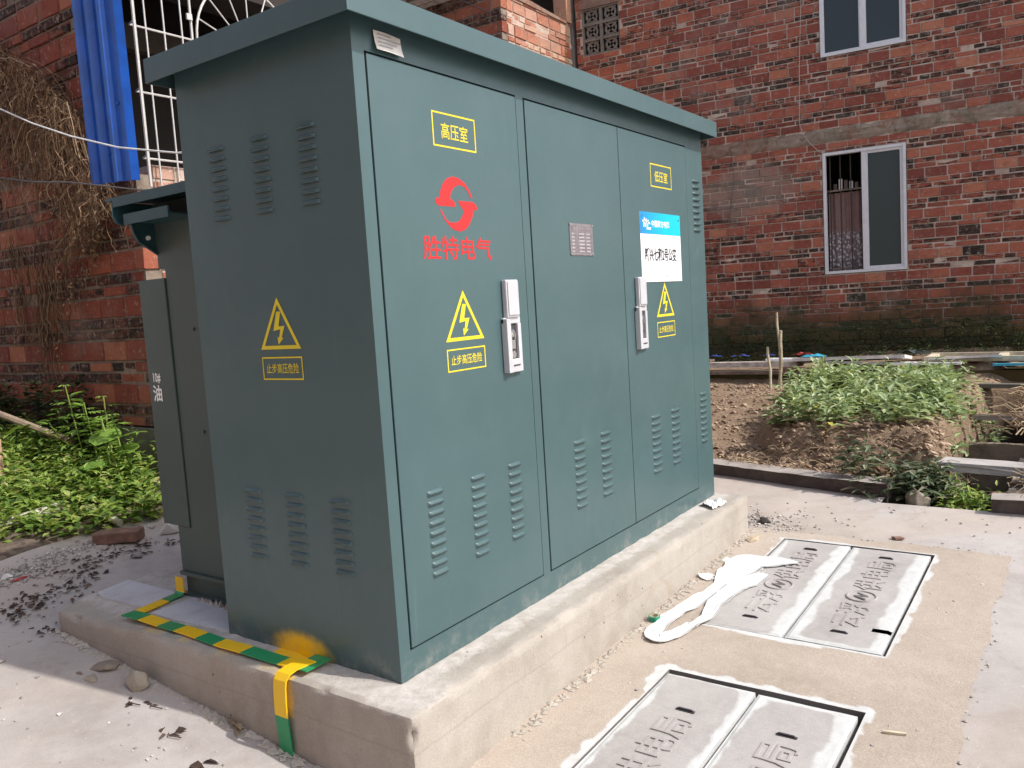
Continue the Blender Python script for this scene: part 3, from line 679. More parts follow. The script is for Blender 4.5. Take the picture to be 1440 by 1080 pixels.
# door handles: hinged cover above an open recess with lock
def handle(door, ox):
    mb = MB(); P = lambda a, b, y0, y1, c0, c1, mi=0, bev=.002: mb.box((ox+a, -y1, c0), (ox+b, -y0, c1), mi, bev=bev)
    P(.569, .636, .0030, .022, .955, 1.074, bev=.004); P(.574, .631, .022, .0255, .962, 1.068)
    P(.556, .647, .0030, .014, .936, .956); P(.556, .578, .0030, .026, .782, .952); P(.629, .647, .0030, .016, .782, .936)
    P(.578, .629, .0030, .020, .782, .824); P(.578, .629, .0028, .006, .824, .936, 1, 0)
    P(.590, .618, .006, .011, .790, .818, 0); P(.588, .622, .020, .0225, .802, .806, 1, 0)
    for z in (.905, .838):
        mb.prism([(ox+.603+.012*math.cos(k), z+.012*math.sin(k)) for k in np.linspace(0, 2*math.pi, 13)[:-1]], lambda x, z_, d: (x, -d, z_), .006, .014, 2)
    mb.tube([(ox+.594, -.012, .885+.0), (ox+.592, -.014, .90), (ox+.600, -.015, .915), (ox+.612, -.014, .905), (ox+.612, -.012, .885)], .0035, 6, 2)
    P(.590, .614, .007, .015, .855, .884, 2)
    mb.build('handle', [M['handle'], M['dark_recess'], M['chrome']], door)
handle(d1, 0); handle(d3, .925)
# paper label hanging under the roof edge
mb = MB(); n = 6
vs = []; fs = []
for j in range(5):
    for i in range(n):
        u, v_ = i/(n-1), j/4; vs.append((.076+.104*u, -.0055-.010*(1-v_)**2-.003*math.sin(u*4), 1.668+.050*v_-.001*u))
for j in range(4):
    for i in range(n-1): fs.append((j*n+i, j*n+i+1, (j+1)*n+i+1, (j+1)*n+i))
mb.add(vs, fs, 0)
lab = mb.build('paper_label', [M['paper']], T, label='small white printed paper label under the roof edge'); PINV[lab.name] = Matrix.Identity(4)
mb = MB()
for r in range(4):
    z = 1.679+r*.0095; yo = -.0065-.010*(1-(z-1.668)/.05)**2-.0035
    mb.poly([(.086, z), (.086+.05+.035*((r*7) % 3)/2, z), (.086+.05+.035*((r*7) % 3)/2, z+.0035), (.086, z+.0035)], lambda a, b: (a, yo, b))
mb.build('print', M['ink2'], lab)

# oil tank, radiator, lid and base behind the cabinet
mb = MB(); mb.box((.162, D+.001, .262), (2.06, 1.156, 1.20)); mb.box((.162, D+.001, .095), (2.06, 1.24, .262)); mb.box((.165, D+.001, 1.20), (2.03, 1.20, 1.426)); mb.box((.5, 1.156, .262), (2.06, 1.24, 1.20))
for z in (.62, .98): mb.prism([(1.02+.006*math.cos(k), z+.006*math.sin(k)) for k in np.linspace(0, 6.283, 7)[:-1]], lambda y, zz, d: (.162-d, y, zz), 0, .006)
tank = mb.build('oil_tank', M['tank'], T); PINV[tank.name] = Matrix.Identity(4)
mb = MB(); mb.box((.156, 1.160, .264), (.498, 1.322, 1.166), bev=.003)
for k in range(5): mb.box((.56+.3*k, 1.2405, .3), (.58+.3*k, 1.42, 1.1), bev=.003)
rad = mb.build('radiator', M['tank'], T); PINV[rad.name] = Matrix.Identity(4)
mb = MB(); fr = lambda a, b: (.1545, -a, b)
put_text(mb, '10#', -1.266, .811, .046, .038, fr, 0, .02); put_text(mb, '油', -1.271, .755, .056, .060, fr, 0, .02)
mb.build('lettering', M['white_ink'], rad)
# hooked lid: cover plate, drop lip, two hooked gussets
mb = MB()
mb.box((.015, .70, 1.468), (.62, 1.235, 1.478)); mb.box((.015, .765, 1.446), (.022, 1.19, 1.468))
mb.box((.03, .90, 1.385), (.036, 1.16, 1.42)); mb.box((.036, .90, 1.395), (.2, 1.16, 1.401))
gus = [(.02, 1.466), (.018, 1.415), (.024, 1.398), (.045, 1.388), (.062, 1.402), (.078, 1.392), (.085, 1.36), (.098, 1.335), (.235, 1.248), (.40, 1.248), (.40, 1.466)]
for y in (1.20, .765):
    mb.prism(gus, lambda a, b, d: (a, d, b), y, y+.008)
    mb.tube([(a, y-.003, b) for a, b in gus[1:9]], .005, 6)
mb.prism([(.135+.008*math.cos(k), 1.348+.008*math.sin(k)) for k in np.linspace(0, 6.283, 9)[:-1]], lambda a, b, d: (a, 1.20-d, b), 0, .008, 1)
mb.v = [(a, b, c-.04) for a, b, c in mb.v]; mb.build('tank_lid', [M['bracket'], M['white_ink']], T)
mb = MB(); mb.box((.150, D+.0015, 0.002), (2.1, 1.24, .012)); mb.box((.150, D+.0015, .080), (2.1, 1.24, .094)); mb.box((.168, D+.0015, .012), (2.08, 1.23, .080))
mb.build('base_frame', M['tank'], T)

# grey plates on the plinth behind the strap
mb = MB(); mb.prism([(.0, 1.225), (.148, 1.225), (.148, 1.60), (.01, 1.575), (-.015, 1.50)], lambda a, b, d: (a, b, d-.008), 0, .015)
mb.build('floor_plate', M['plate'], label='grey white plate on the plinth corner, beyond the striped strap', cat='plate', group='thin grey plates on the plinth')
mb = MB(); mb.prism([(.004, .753), (.145, .753), (.145, 1.165), (-.02, 1.165), (-.02, 1.0)], lambda a, b, d: (a, b, d-.008), 0, .014)
mb.build('floor_plate', M['plate'], label='grey white plate on the plinth between the cabinet and the striped strap', cat='plate', group='thin grey plates on the plinth')
mb = MB()
for k in range(70):
    y = random.uniform(.78, 1.12); x = .142-abs(random.gauss(0, .010)); s = random.uniform(.004, .012)
    mb.add([(x+s,y,.006),(x-s,y,.006),(x,y+s,.006),(x,y-s,.006),(x+random.gauss(0,s*.3),y,.008+s*1.5)], [(0,2,4),(2,1,4),(1,3,4),(3,0,4)])
mb.build('foam_crumbs', M['pebble'], kind='stuff', label='pale grey filler crumbs along the tank base frame', cat='rubble')

# yellow and green earthing strap
def strap():
    path = [(.143, 1.238, .072), (.142, 1.237, .02), (.132, 1.235, .009), (.05, 1.222, .0085), (-.03, 1.210, .0085), (-.085, 1.200, .0085)]
    mb = MB(); band = []
    def ribbon(c, side, cum, th=.004, wds=None):
        n = len(c); o = len(mb.v); vs = []
        for i in range(n):
            p_ = Vector(c[i]); s_ = Vector(side[i]); t_ = (Vector(c[min(i+1, n-1)]) - Vector(c[max(i-1, 0)])).normalized(); nn = t_.cross(s_).normalized()
            for sg, hh in ((-1, -1), (1, -1), (1, 1), (-1, 1)):
                vs.append(p_ + s_*sg + nn*hh*th/2); band.append(cum[i])
        fs = [(i*4+a, i*4+(a+1) % 4, (i+1)*4+(a+1) % 4, (i+1)*4+a) for i in range(n-1) for a in range(4)] + [(3, 2, 1, 0), tuple(range((n-1)*4, n*4))]
        mb.add(vs, fs)
    def fine(pts, k):
        out = []
        for i in range(len(pts)-1):
            for j in range(k): out.append(tuple(Vector(pts[i]).lerp(Vector(pts[i+1]), j/k)))
        return out + [pts[-1]]
    # A: from the tank base across the plate to the corner
    c = fine(path, 6); L = len(c); sd = [(0, .025, 0)]*L
    s_ = np.concatenate([[0], np.cumsum([(Vector(c[i+1])-Vector(c[i])).length for i in range(L-1)])])
    st = [0 if v < .055 else (1 if v < .135 else 0) for v in s_]; ribbon(c, sd, st)
    # B: along the plinth edge
    c = [(-.072 + .004*math.sin(t*7), 1.222 - t*.945, .0125 + .0015*math.sin(t*20)) for t in np.linspace(0, 1, 70)]
    nb = [0, .105, .225, .33, .455, .56, .70, .87, 1.01]
    st = [1 if (sum(1 for e in nb[1:] if t >= e) % 2 == 0) else 0 for t in np.linspace(0, 1, 70)]
    ribbon(c, [(.0245, 0, 0)]*70, st)
    # C: the end foot that reaches to the cabinet wall
    c = [(x, .300, .0165) for x in np.linspace(-.098, -.005, 12)]; ribbon(c, [(0, .032, 0)]*12, [1]*9+[1]*3)
    # D: over the edge and down the side to the ground
    c = [(-.045, .312, .0205), (-.075, .316, .021), (-.105, .322, .020), (-.128, .327, .012), (-.140, .330, -.004), (-.1425, .331, -.02)]
    c += [(-.1425-.003*math.sin(t*5), .331, -.02 - t*.215) for t in np.linspace(.06, 1, 16)]
    st = [0]*6 + [0 if t < .42 else 1 for t in np.linspace(.06, 1, 16)]
    ribbon(c, [(0, -.0255, 0)]*len(c), st)
    return mb.build('earthing_strap', M['strap'], label='flat metal earthing strap striped yellow and green, bent over the plinth edge', cat='earth strap', attrs={'band': band})
strap()

# ================================================================ BRICK WALLS
UNIT = {}
def unit_brick(kind, k, mat):
    key = (kind, k, mat.name)
    if key in UNIT: return UNIT[key]
    rr = random.Random(hash((kind, k)) & 0xffff); j = lambda s: rr.uniform(-s, s)
    ch = .018 if kind == 'tall' else .02; cz = .035 if kind == 'tall' else .07
    vs = []
    for (a, b) in ((-.5, -.5), (.5, -.5), (.5, .5), (-.5, .5)): vs.append((a, .5, b))
    cor = [(-.5+j(.008), -.5+j(.03)), (.5+j(.008), -.5+j(.03)), (.5+j(.008), .5+j(.03)), (-.5+j(.008), .5+j(.03))]
    for a, b in cor: vs.append((a, -.42, b))
    for a, b in cor: vs.append((a*(1-2*ch)+j(.004), -.5+j(.03), b*(1-2*cz)+j(.012)))
    fs = []
    for o in (0, 4): fs += [(o+i, o+(i+1) % 4, o+4+(i+1) % 4, o+4+i) for i in range(4)]
    fs.append((8, 9, 10, 11))
    me = bpy.data.meshes.new('brick'); me.from_pydata(vs, [], fs); me.materials.append(mat); UNIT[key] = me; return me
def occluded(u, v):
    """behind the cabinet in the photograph"""
    if 205 < u <= 487: return v > 115-(u-205)*(115)/(282) and v < 890
    if 487 < u < 1005: return v > (u-544)*.377 - 2 and v < 960
    return False
def brick_wall(parent, p0, ud, nrm, L, z0, z1, holes, mr, md, mm, first=0, maxp=300, depth=.10, seed=1, thick=.10, bands=(), cend=0.0, bs=1.0):
    """rowlock wall: one tall course of bricks on edge, two flat courses; p0 = start of the face, ud along it, nrm outward"""
    rr = random.Random(seed); ud = Vector(ud).normalized(); nrm = Vector(nrm).normalized(); p0 = Vector(p0)
    jt = .0135*bs; z = z0; row = first; out = []
    while z < z1 - .02:
        kind = ('tall', 'flat', 'flat')[row % 3]; hh = bs*(.115 if kind == 'tall' else .053); hh = min(hh, z1 - z)
        header = kind == 'flat' and row % 3 == 2
        u = -rr.uniform(0, .2)
        while u < L:
            ln = bs*(.115 if header and rr.random() < .8 else .24) * rr.uniform(.975, 1.025)
            a, b = max(u, 0.0), min(u+ln, L); u += ln + jt*rr.uniform(.7, 1.6)
            segs = [(a, b, z, z+hh)]
            for (h0, h1, k0, k1) in list(holes) + list(bands):
                new = []
                for (c, d, e, f) in segs:
                    if f <= k0 + .003 or e >= k1 - .003 or d <= h0 or c >= h1: new.append((c, d, e, f)); continue
                    if c < h0-.004: new.append((c, h0-.004, e, f))
                    if d > h1+.004: new.append((h1+.004, d, e, f))
                    c2, d2 = max(c, h0-.004), min(d, h1+.004)
                    if e < k0 - .02: new.append((c2, d2, e, k0-.005))
                    if f > k1 + .02: new.append((c2, d2, k1+.005, f))
                segs = new
            for c, d, e, f in segs:
                if d - c > .03: out.append(((c+d)/2, (e+f)/2, d-c, f-e, kind))
        z += hh + jt*rr.uniform(.9, 1.15); row += 1
    items = []
    for (uc, zc, ln, hh, kind) in out:
        P = p0 + ud*uc; P.z = zc
        q = proj(P); area = 0
        if q and -10 < q[0] < 1450 and -10 < q[1] < 1090 and not occluded(q[0], q[1]):
            e = proj(P + ud*ln*.5); area = abs(e[0]-q[0]) * 2 * CAMF * hh / q[2]
        items.append((area, uc, zc, ln, hh, kind))
    items.sort(key=lambda t: -t[0])
    ang = math.atan2(ud.y, ud.x); Rz = Matrix.Rotation(ang, 4, 'Z')
    # the unit brick's front is -y; for ud x up = -nrm
    flip = ud.cross(Vector((0, 0, 1))).dot(nrm) < 0
    stuff = MB()
    for idx, (area, uc, zc, ln, hh, kind) in enumerate(items):
        dk = kind == 'flat'; mat_i = 1 if dk and rr.random() < .85 or (not dk and rr.random() < .05) else 0
        me = unit_brick(kind, rr.randrange(6), (mr, md)[mat_i])
        prot = rr.gauss(0, .0022 if kind == 'tall' else .0045)
        if dk and rr.random() < .10: prot = -.006
        P = p0 + ud*uc + nrm*(prot - depth/2); P.z = zc
        Mx = Matrix.Translation(P) @ Rz @ (Matrix.Rotation(math.pi, 4, 'Z') if flip else Matrix.Identity(4)) @ Matrix.Rotation(rr.gauss(0, .006), 4, 'Y') @ Matrix.Diagonal((ln, depth, hh, 1))
        if idx < maxp and area > 30:
            o = bpy.data.objects.new('brick', me); C.objects.link(o); o.parent = parent; o.matrix_parent_inverse = PINV[parent.name]; o.matrix_basis = Mx
        else:
            stuff.add([Mx @ v.co for v in me.vertices], [tuple(f.vertices) for f in me.polygons], mat_i)
    if stuff.v: stuff.build('brickwork', [mr, md], parent, kind='stuff')
    # mortar core with the openings left out
    Lc = L - cend; uu = sorted(set([0, Lc] + [min(h, Lc) for H_ in holes for h in H_[:2]])); zz = sorted(set([z0, z1] + [h for H_ in holes for h in H_[2:]]))
    mb = MB()
    for i in range(len(uu)-1):
        for j in range(len(zz)-1):
            a, b, c, d = uu[i], uu[i+1], zz[j], zz[j+1]
            if any(h[0]-1e-6 <= a and b <= h[1]+1e-6 and h[2]-1e-6 <= c and d <= h[3]+1e-6 for h in holes): continue
            vs = []
            for dd in (-.009, -thick-.1):
                for (x, zq) in ((a, c), (b, c), (b, d), (a, d)):
                    P = p0 + ud*x + nrm*dd; vs.append((P.x, P.y, zq))
            mb.add(vs, [(0,1,2,3) if not flip else (3,2,1,0), (7,6,5,4), (0,4,5,1), (1,5,6,2), (2,6,7,3), (3,7,4,0)])
    mb.build('mortar_joints', mm, parent)

# ---- right building
RU = Vector((.107, -.9943, 0)); RN = Vector((-.9943, -.107, 0))       # along the wall towards the right of the photo; outward
RP0 = Vector((7.7265, 3.748, 0))
def ru(y): return (3.748 - y) / .9943
def RW(u, z, d=0.0):
    P = RP0 + RU*u + RN*d; return Vector((P.x, P.y, z))
BR = thing('brick_building', 'large red brick building with two white windows behind the garden', 'building', tuple(RW(3, 0)))
wl = (ru(.915), ru(.080), 1.100, 2.433); wu = (ru(.908), ru(.062), 3.440, 4.86); vb = (ru(3.668), ru(3.180), 4.00, 4.56)
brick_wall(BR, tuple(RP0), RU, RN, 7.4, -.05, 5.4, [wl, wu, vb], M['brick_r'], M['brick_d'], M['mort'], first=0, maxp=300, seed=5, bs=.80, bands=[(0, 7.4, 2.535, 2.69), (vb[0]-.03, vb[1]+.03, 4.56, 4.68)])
mb = MB(); vs = []
nn = 220
for i in range(nn):
    u = 7.4*i/(nn-1)
    for (zz, dd) in ((2.525, -.012), (2.555, .001), (2.58, .006), (2.61, .002), (2.635, .006), (2.66, .001), (2.70, -.012)):
        k = float(fbm([(u*3, zz*9, 1)], 2.0, 3)[0]); k2 = float(fbm([(u*9, zz*22, 5)], 1.5, 3)[0]); P = RW(u, zz + k*.030 + k2*.010, dd + k2*.014); vs.append(tuple(P))
fs = [(i*7+j, (i+1)*7+j, (i+1)*7+j+1, i*7+j+1) for i in range(nn-1) for j in range(6)]
mb.add(vs, fs); mb.build('ring_beam', M['beam'], BR, label='stained concrete band between the storeys')
def rbox(mb, u0, u1, z0, z1, d0, d1, mi=0, bev=0):
    """box on the right wall: along u, height z, d = distance out of the face"""
    P = RP0; Mx = Matrix(((RU.x, -RN.x, 0, P.x), (RU.y, -RN.y, 0, P.y), (0, 0, 1, 0), (0, 0, 0, 1)))
    mb.box((u0, -d1, z0), (u1, -d0, z1), mi, M=Mx, bev=bev)
def window(hole, open_left, zmid=None):
    u0, u1, z0, z1 = hole; fw = .036; um = (u0+u1)/2 - .005
    mb = MB()
    rbox(mb, u0+.006, u0+fw, z0+.006, z1-.006, -.06, .010); rbox(mb, u1-fw, u1-.006, z0+.006, z1-.006, -.06, .010)
    rbox(mb, u0+fw, u1-fw, z0+.006, z0+fw, -.06, .010); rbox(mb, u0+fw, u1-fw, z1-fw, z1-.006, -.06, .010)
    rbox(mb, um-.016, um+.016, z0+fw, z1-fw, -.055, .002)
    o = mb.build('window', M['alu'], BR, label='white sliding window with its left half open' if open_left else 'white window with two dark panes, cut by the top of the photo'); PINV[o.name] = Matrix.Identity(4)
    for k, (a, b) in enumerate(((u0+fw, um-.016), (um+.016, u1-fw))):
        if k == 0 and open_left: continue
        sf = MB(); s = .030 if k == 1 else .012
        rbox(sf, a, a+s, z0+fw, z1-fw, -.035, -.008); rbox(sf, b-s, b, z0+fw, z1-fw, -.035, -.008)
        rbox(sf, a+s, b-s, z0+fw, z0+fw+s, -.035, -.008); rbox(sf, a+s, b-s, z1-fw-s, z1-fw, -.035, -.008); sf.build('sash', M['alu'], o)
        pn = MB(); rbox(pn, a+s, b-s, z0+fw+s, z1-fw-s, -.026, -.020); pn.build('pane', M['screen'] if open_left else M['glass'], o)
    # the room behind: five inward faces
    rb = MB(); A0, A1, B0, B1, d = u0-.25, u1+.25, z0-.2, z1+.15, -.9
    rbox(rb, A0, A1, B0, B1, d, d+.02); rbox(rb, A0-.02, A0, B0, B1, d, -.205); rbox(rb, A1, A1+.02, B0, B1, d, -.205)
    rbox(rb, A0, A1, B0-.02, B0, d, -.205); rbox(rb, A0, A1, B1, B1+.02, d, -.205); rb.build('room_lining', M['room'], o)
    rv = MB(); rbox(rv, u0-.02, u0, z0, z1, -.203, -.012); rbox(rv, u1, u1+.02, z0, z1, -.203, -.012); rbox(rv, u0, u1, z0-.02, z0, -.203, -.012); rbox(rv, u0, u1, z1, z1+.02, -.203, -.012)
    rv.build('reveal', M['bar'], o)  # reveal coloured dark to stand for shade in the gap round the frame
    if open_left:
        bb = MB(); n = 4
        for k in range(n):
            u = u0+fw+.03+k*(um-.022-u0-fw-.04)/(n-1); rbox(bb, u-.006, u+.006, z0+fw, z1-fw, -.115, -.103)
        for z in (2.02, 1.16): rbox(bb, u0+fw, um-.022, z-.009, z+.009, -.118, -.100, 1)
        bb.build('window_bars', [M['bar'], M['wood_d']], o)
        cu = MB(); n = 26; vs = []
        for i in range(n):
            u = u0+fw+(um-u0-fw)*i/(n-1)
            for z in (1.11, 1.4, 1.7, 2.0): P = RW(u, z, -.19 + .018*math.sin(i*1.25+z)); vs.append(tuple(P))
        cu.add(vs, [(i*4+j, (i+1)*4+j, (i+1)*4+j+1, i*4+j+1) for i in range(n-1) for j in range(3)])
        cu.build('curtain', M['curtain'], o, smooth=True)
        it = MB()
        for k in range(5): rbox(it, u0+.09+k*.055, u0+.125+k*.055, 2.03, 2.10+.05*((k*3) % 4)/3, -.22, -.18, k % 2)
        it.build('shelf_items', [M['wood_d'], M['sign_white']], o)
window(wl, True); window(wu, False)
# breeze-block vent
mb = MB(); u0, u1, z0, z1 = vb; cu_, cz_ = 3, 3
for i in range(2):
    for j in range(3):
        a0 = u0 + (u1-u0)*i/2; a1 = u0 + (u1-u0)*(i+1)/2; b0 = z0 + (z1-z0)*j/3; b1 = z0+(z1-z0)*(j+1)/3; t = .018
        rbox(mb, a0, a0+t, b0, b1, -.09, -.015); rbox(mb, a1-t, a1, b0, b1, -.09, -.015); rbox(mb, a0+t, a1-t, b0, b0+t, -.09, -.015); rbox(mb, a0+t, a1-t, b1-t, b1, -.09, -.015)
        ca, cb = (a0+a1)/2, (b0+b1)/2; r = min(a1-a0, b1-b0)*.36
        for (ox, oy) in ((0, 0),): mb.tube([tuple(RW(ca+r*math.cos(k), cb+r*math.sin(k), -.04)) for k in np.linspace(0, 2*math.pi, 17)], .016, 5, cap=False)
        for k in range(4):
            an = k*math.pi/2+math.pi/4; mb.tube([tuple(RW(ca+.25*r*math.cos(an), cb+.25*r*math.sin(an), -.04)), tuple(RW(ca+1.5*r*math.cos(an), cb+1.5*r*math.sin(an), -.04))], .014, 5)
mb.build('vent_blocks', M['breeze'], BR, label='patterned concrete vent blocks in a dark opening')
mb = MB(); rbox(mb, u0-.2, u1+.2, z0-.2, z1+.2, -.62, -.60); rbox(mb, u0-.02, u0, z0, z1, -.203, -.012); rbox(mb, u1, u1+.02, z0, z1, -.203, -.012); rbox(mb, u0, u1, z0-.02, z0, -.203, -.012)
rbox(mb, u0-.22, u0-.2, z0-.2, z1+.2, -.62, -.205); rbox(mb, u1+.2, u1+.22, z0-.2, z1+.2, -.62, -.205); rbox(mb, u0-.2, u1+.2, z0-.22, z0-.2, -.62, -.205)
mb.build('vent_recess', M['room'], BR)
mb = MB(); rbox(mb, vb[0]-.03, vb[1]+.03, 4.56, 4.68, -.09, .004); mb.build('lintel', M['beam'], BR)
# body of the building behind its face
mb = MB(); Mx = Matrix(((RU.x, -RN.x, 0, RP0.x), (RU.y, -RN.y, 0, RP0.y), (0, 0, 1, 0), (0, 0, 0, 1)))
mb.box((-.0, .25, 5.4), (7.4, 5, 5.55), M=Mx); mb.box((0, 4.9, -.3), (7.4, 5, 5.4), M=Mx); mb.box((7.39, .25, -.3), (7.4, 4.9, 5.4), M=Mx)
mb.build('shell', M['render'], BR)
# cable down the wall
mb = MB(); mb.tube([tuple(RW(ru(1.083), 4.9, .03)), tuple(RW(ru(1.083), 4.09, .03)), tuple(RW(ru(1.12), 3.4, .028)), tuple(RW(ru(1.134), 2.78, .03)), tuple(RW(ru(1.10), 2.66, .032)), tuple(RW(ru(1.03), 2.55, .03)), tuple(RW(ru(.93), 2.44, .02))], .0036, 5)
mb.build('wall_cable', M['oldcable'], label='thin pale cable hanging down the brick wall left of the windows', cat='cable')
mb = MB(); mb.tube([tuple(RW(ru(2.0), 2.45, .02)), tuple(RW(ru(1.9), 2.62, .03)), tuple(RW(ru(1.6), 2.72, .03)), tuple(RW(ru(1.2), 2.735, .03)), tuple(RW(ru(.9), 2.9, .03)), tuple(RW(ru(.6), 3.2, .03)), tuple(RW(ru(.5), 3.44, .03))], .0035, 5)
mb.tube([tuple(RW(ru(1.9), 2.62, .03)), tuple(RW(ru(1.87), 2.3, .02)), tuple(RW(ru(1.93), 1.9, .02)), tuple(RW(ru(1.95), 1.75, .02))], .004, 5)
mb.build('wall_wire', M['dcable'], label='thin dark wire running slantwise across the brick wall', cat='cable')

# ---- left building
BL = thing('brick_house', 'red brick house at the left behind the green weeds', 'house', (1.3, 4, .1))
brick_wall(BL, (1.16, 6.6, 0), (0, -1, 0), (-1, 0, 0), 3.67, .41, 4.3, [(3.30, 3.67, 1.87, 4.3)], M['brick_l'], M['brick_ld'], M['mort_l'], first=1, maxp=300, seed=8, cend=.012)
brick_wall(BL, (1.272, 2.93, 0), (1, 0, 0), (0, -1, 0), 2.19, .41, 1.93, [], M['brick_p'], M['brick_p'], M['mort_p'], first=1, maxp=40, seed=9)
mb = MB(); mb.box((1.14, 2.915, -.2), (1.30, 6.6, .40)); mb.box((1.30, 2.915, -.2), (3.46, 3.05, .40)); mb.build('stone_base', M['stone'], BL)
mb = MB(); mb.box((1.36, 4.2, 1.7), (3.6, 4.3, 4.3)); mb.box((3.46, 2.93, 1.93), (3.6, 4.2, 4.3)); mb.box((1.36, 3.05, 1.7), (3.46, 4.2, 1.75)); mb.box((1.36, 3.35, 4.2), (3.46, 4.2, 4.3))
mb.box((1.355, 3.32, 1.75), (1.365, 4.2, 4.2))
mb.box((1.17, 2.94, 3.05), (3.46, 3.3, 4.3)); mb.build('balcony_interior', M['room'], BL)  # block above the opening, out of view, added to keep sun out
mb = MB(); mb.box((1.37, 4.10, 2.98), (3.45, 4.19, 3.16)); mb.box((1.37, 3.62, 2.30), (1.47, 4.1, 2.42)); mb.build('interior_beam', M['roomw'], BL)
# blue corrugated sheet covering the end of the balcony
mb = MB(); prof = []
yA, yB = 3.262, 2.800
for y, d in ((3.262, 0), (3.228, 0), (3.214, .028), (3.185, .028), (3.171, 0), (3.105, 0), (3.091, .028), (3.062, .028), (3.048, 0), (2.985, 0), (2.971, .028), (2.940, .028), (2.926, .004), (2.905, .0), (2.846, .0), (2.812, -.030)): prof.append((1.085-d, y))
n = len(prof); vs = []
for (z, lean) in ((1.825, 0), (2.4, 0), (4.1, 0)):
    for x, y in prof: vs.append((x, y, z + (y-3.03)*.06*(z < 2)))
fs = [(r*n+i, r*n+i+1, (r+1)*n+i+1, (r+1)*n+i) for r in range(2) for i in range(n-1)]
off = len(vs); vs += [(x+.0015, y, z) for x, y, z in vs]; fs += [tuple(off+i for i in f[::-1]) for f in fs]
fs += [(i, off+i, off+i+1, i+1) for i in range(n-1)]
mb.add(vs, fs); sh = mb.build('corrugated_sheet', M['blue'], label='bright blue corrugated metal sheet on the end of the balcony', cat='metal sheet'); PINV[sh.name] = Matrix.Identity(4)
for (y, z) in ((3.035, 1.99), (2.90, 2.24), (2.90, 2.9)):
    mb = MB(); mb.prism([(y+.011*math.cos(k), z+.011*math.sin(k)) for k in np.linspace(0, 6.283, 9)[:-1]], lambda a, b, d: (1.088-d, a, b), 0, .010); mb.build('screw', M['blue'], sh)
# white security grille
GR = thing('security_grille', 'white metal bar grille closing the balcony of the brick house', 'grille', (1.6, 2.90, 1.78))
gy = 2.90
def gbar(nm, pts, r): mb = MB(); mb.tube(pts, r, 6); return mb.build(nm, M['white_metal'], GR)
gbar('corner_post', [(1.176, gy-.09, 1.78), (1.176, gy-.09, 4.1)], .0095)
for k in range(12):
    x = 1.30 + .1165*k
    if k < 3: gbar('bar', [(x, gy, 1.74), (x, gy, 4.0)], .0056)
    elif k == 3: gbar('bar', [(1.600, gy, 1.74), (1.600, gy, 4.0)], .0085)
    elif k > 3: gbar('bar', [(x, gy, 1.74), (x, gy, 2.705)], .0056)
for z in (1.955, 2.325, 2.69): gbar('rail', [(1.178, gy-.09, z), (1.20, gy, z), (2.75, gy, z)], .0062)
cxg, czg, rg = 2.01, 2.70, .385
gbar('arch', [(cxg+rg*math.cos(a), gy-.012, czg+1.05*rg*math.sin(a)) for a in np.linspace(math.pi, 0, 25)], .0075)
for a in np.linspace(math.pi*.90, math.pi*.10, 7): gbar('ray', [(cxg+.07*math.cos(a), gy-.012, czg+.07*math.sin(a)), (cxg+rg*math.cos(a), gy-.012, czg+1.05*rg*math.sin(a))], .0048)
gbar('hub', [(cxg+.07*math.cos(a), gy-.012, czg+.07*math.sin(a)) for a in np.linspace(math.pi, 0, 13)], .007)
mb = MB(); mb.box((1.565, gy-.02, 2.80), (1.600, gy-.008, 2.835)); mb.build('hasp', M['white_metal'], GR)

# ---- middle building, behind the cabinet roof
BM = thing('brick_annex', 'sunlit lime-washed brick annex wall seen above the cabinet roof', 'building', (6.9, 4.3, 0))
brick_wall(BM, (6.328, 3.82, 0), (1, 0, 0), (0, -1, 0), 1.39, 1.9, 4.42, [], M['brick_p'], M['brick_p'], M['mort_p'], first=0, maxp=160, seed=21)
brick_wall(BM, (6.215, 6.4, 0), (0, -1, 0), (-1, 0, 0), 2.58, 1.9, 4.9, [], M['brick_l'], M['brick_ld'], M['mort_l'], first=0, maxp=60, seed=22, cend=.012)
mb = MB(); mb.box((6.225, 3.83, -.2), (7.71, 3.98, 1.9)); mb.box((6.225, 3.98, -.2), (6.4, 6.4, 1.9)); mb.build('lower_wall', M['render'], BM)
mb = MB(); mb.add([(6.21, 3.80, 4.42), (7.60, 3.80, 4.40), (7.60, 3.80, 4.425), (6.21, 3.80, 4.50), (6.21, 3.99, 4.42), (7.60, 3.99, 4.40), (7.60, 3.99, 4.425), (6.21, 3.99, 4.50)], [(0,1,2,3),(7,6,5,4),(3,2,6,7),(0,4,5,1),(1,5,6,2),(3,7,4,0)])
mb.build('parapet_cap', M['beam'], BM, label='blackened broken coping on top of the wall')
mb = MB(); mb.box((7.60, 3.80, 4.43), (7.715, 3.98, 5.3)); mb.build('column', M['brick_p'], BM)
mb = MB(); mb.box((6.42, 4.75, 4.3), (9.5, 4.85, 8.5)); mb.box((6.9, 4.0, 5.3), (9.5, 4.75, 5.5)); mb.box((7.74, 3.80, 1.0), (8.4, 3.9, 8.5)); mb.build('back_wall', M['render'], BM)
mb = MB(); mb.box((7.02, 4.735, 4.95), (7.06, 4.748, 5.9)); mb.build('pipe', M['white_metal'], BM)
mb = MB(); mb.box((6.45, 4.73, 4.92), (7.0, 4.749, 5.8)); mb.build('dark_opening', M['room'], BM)
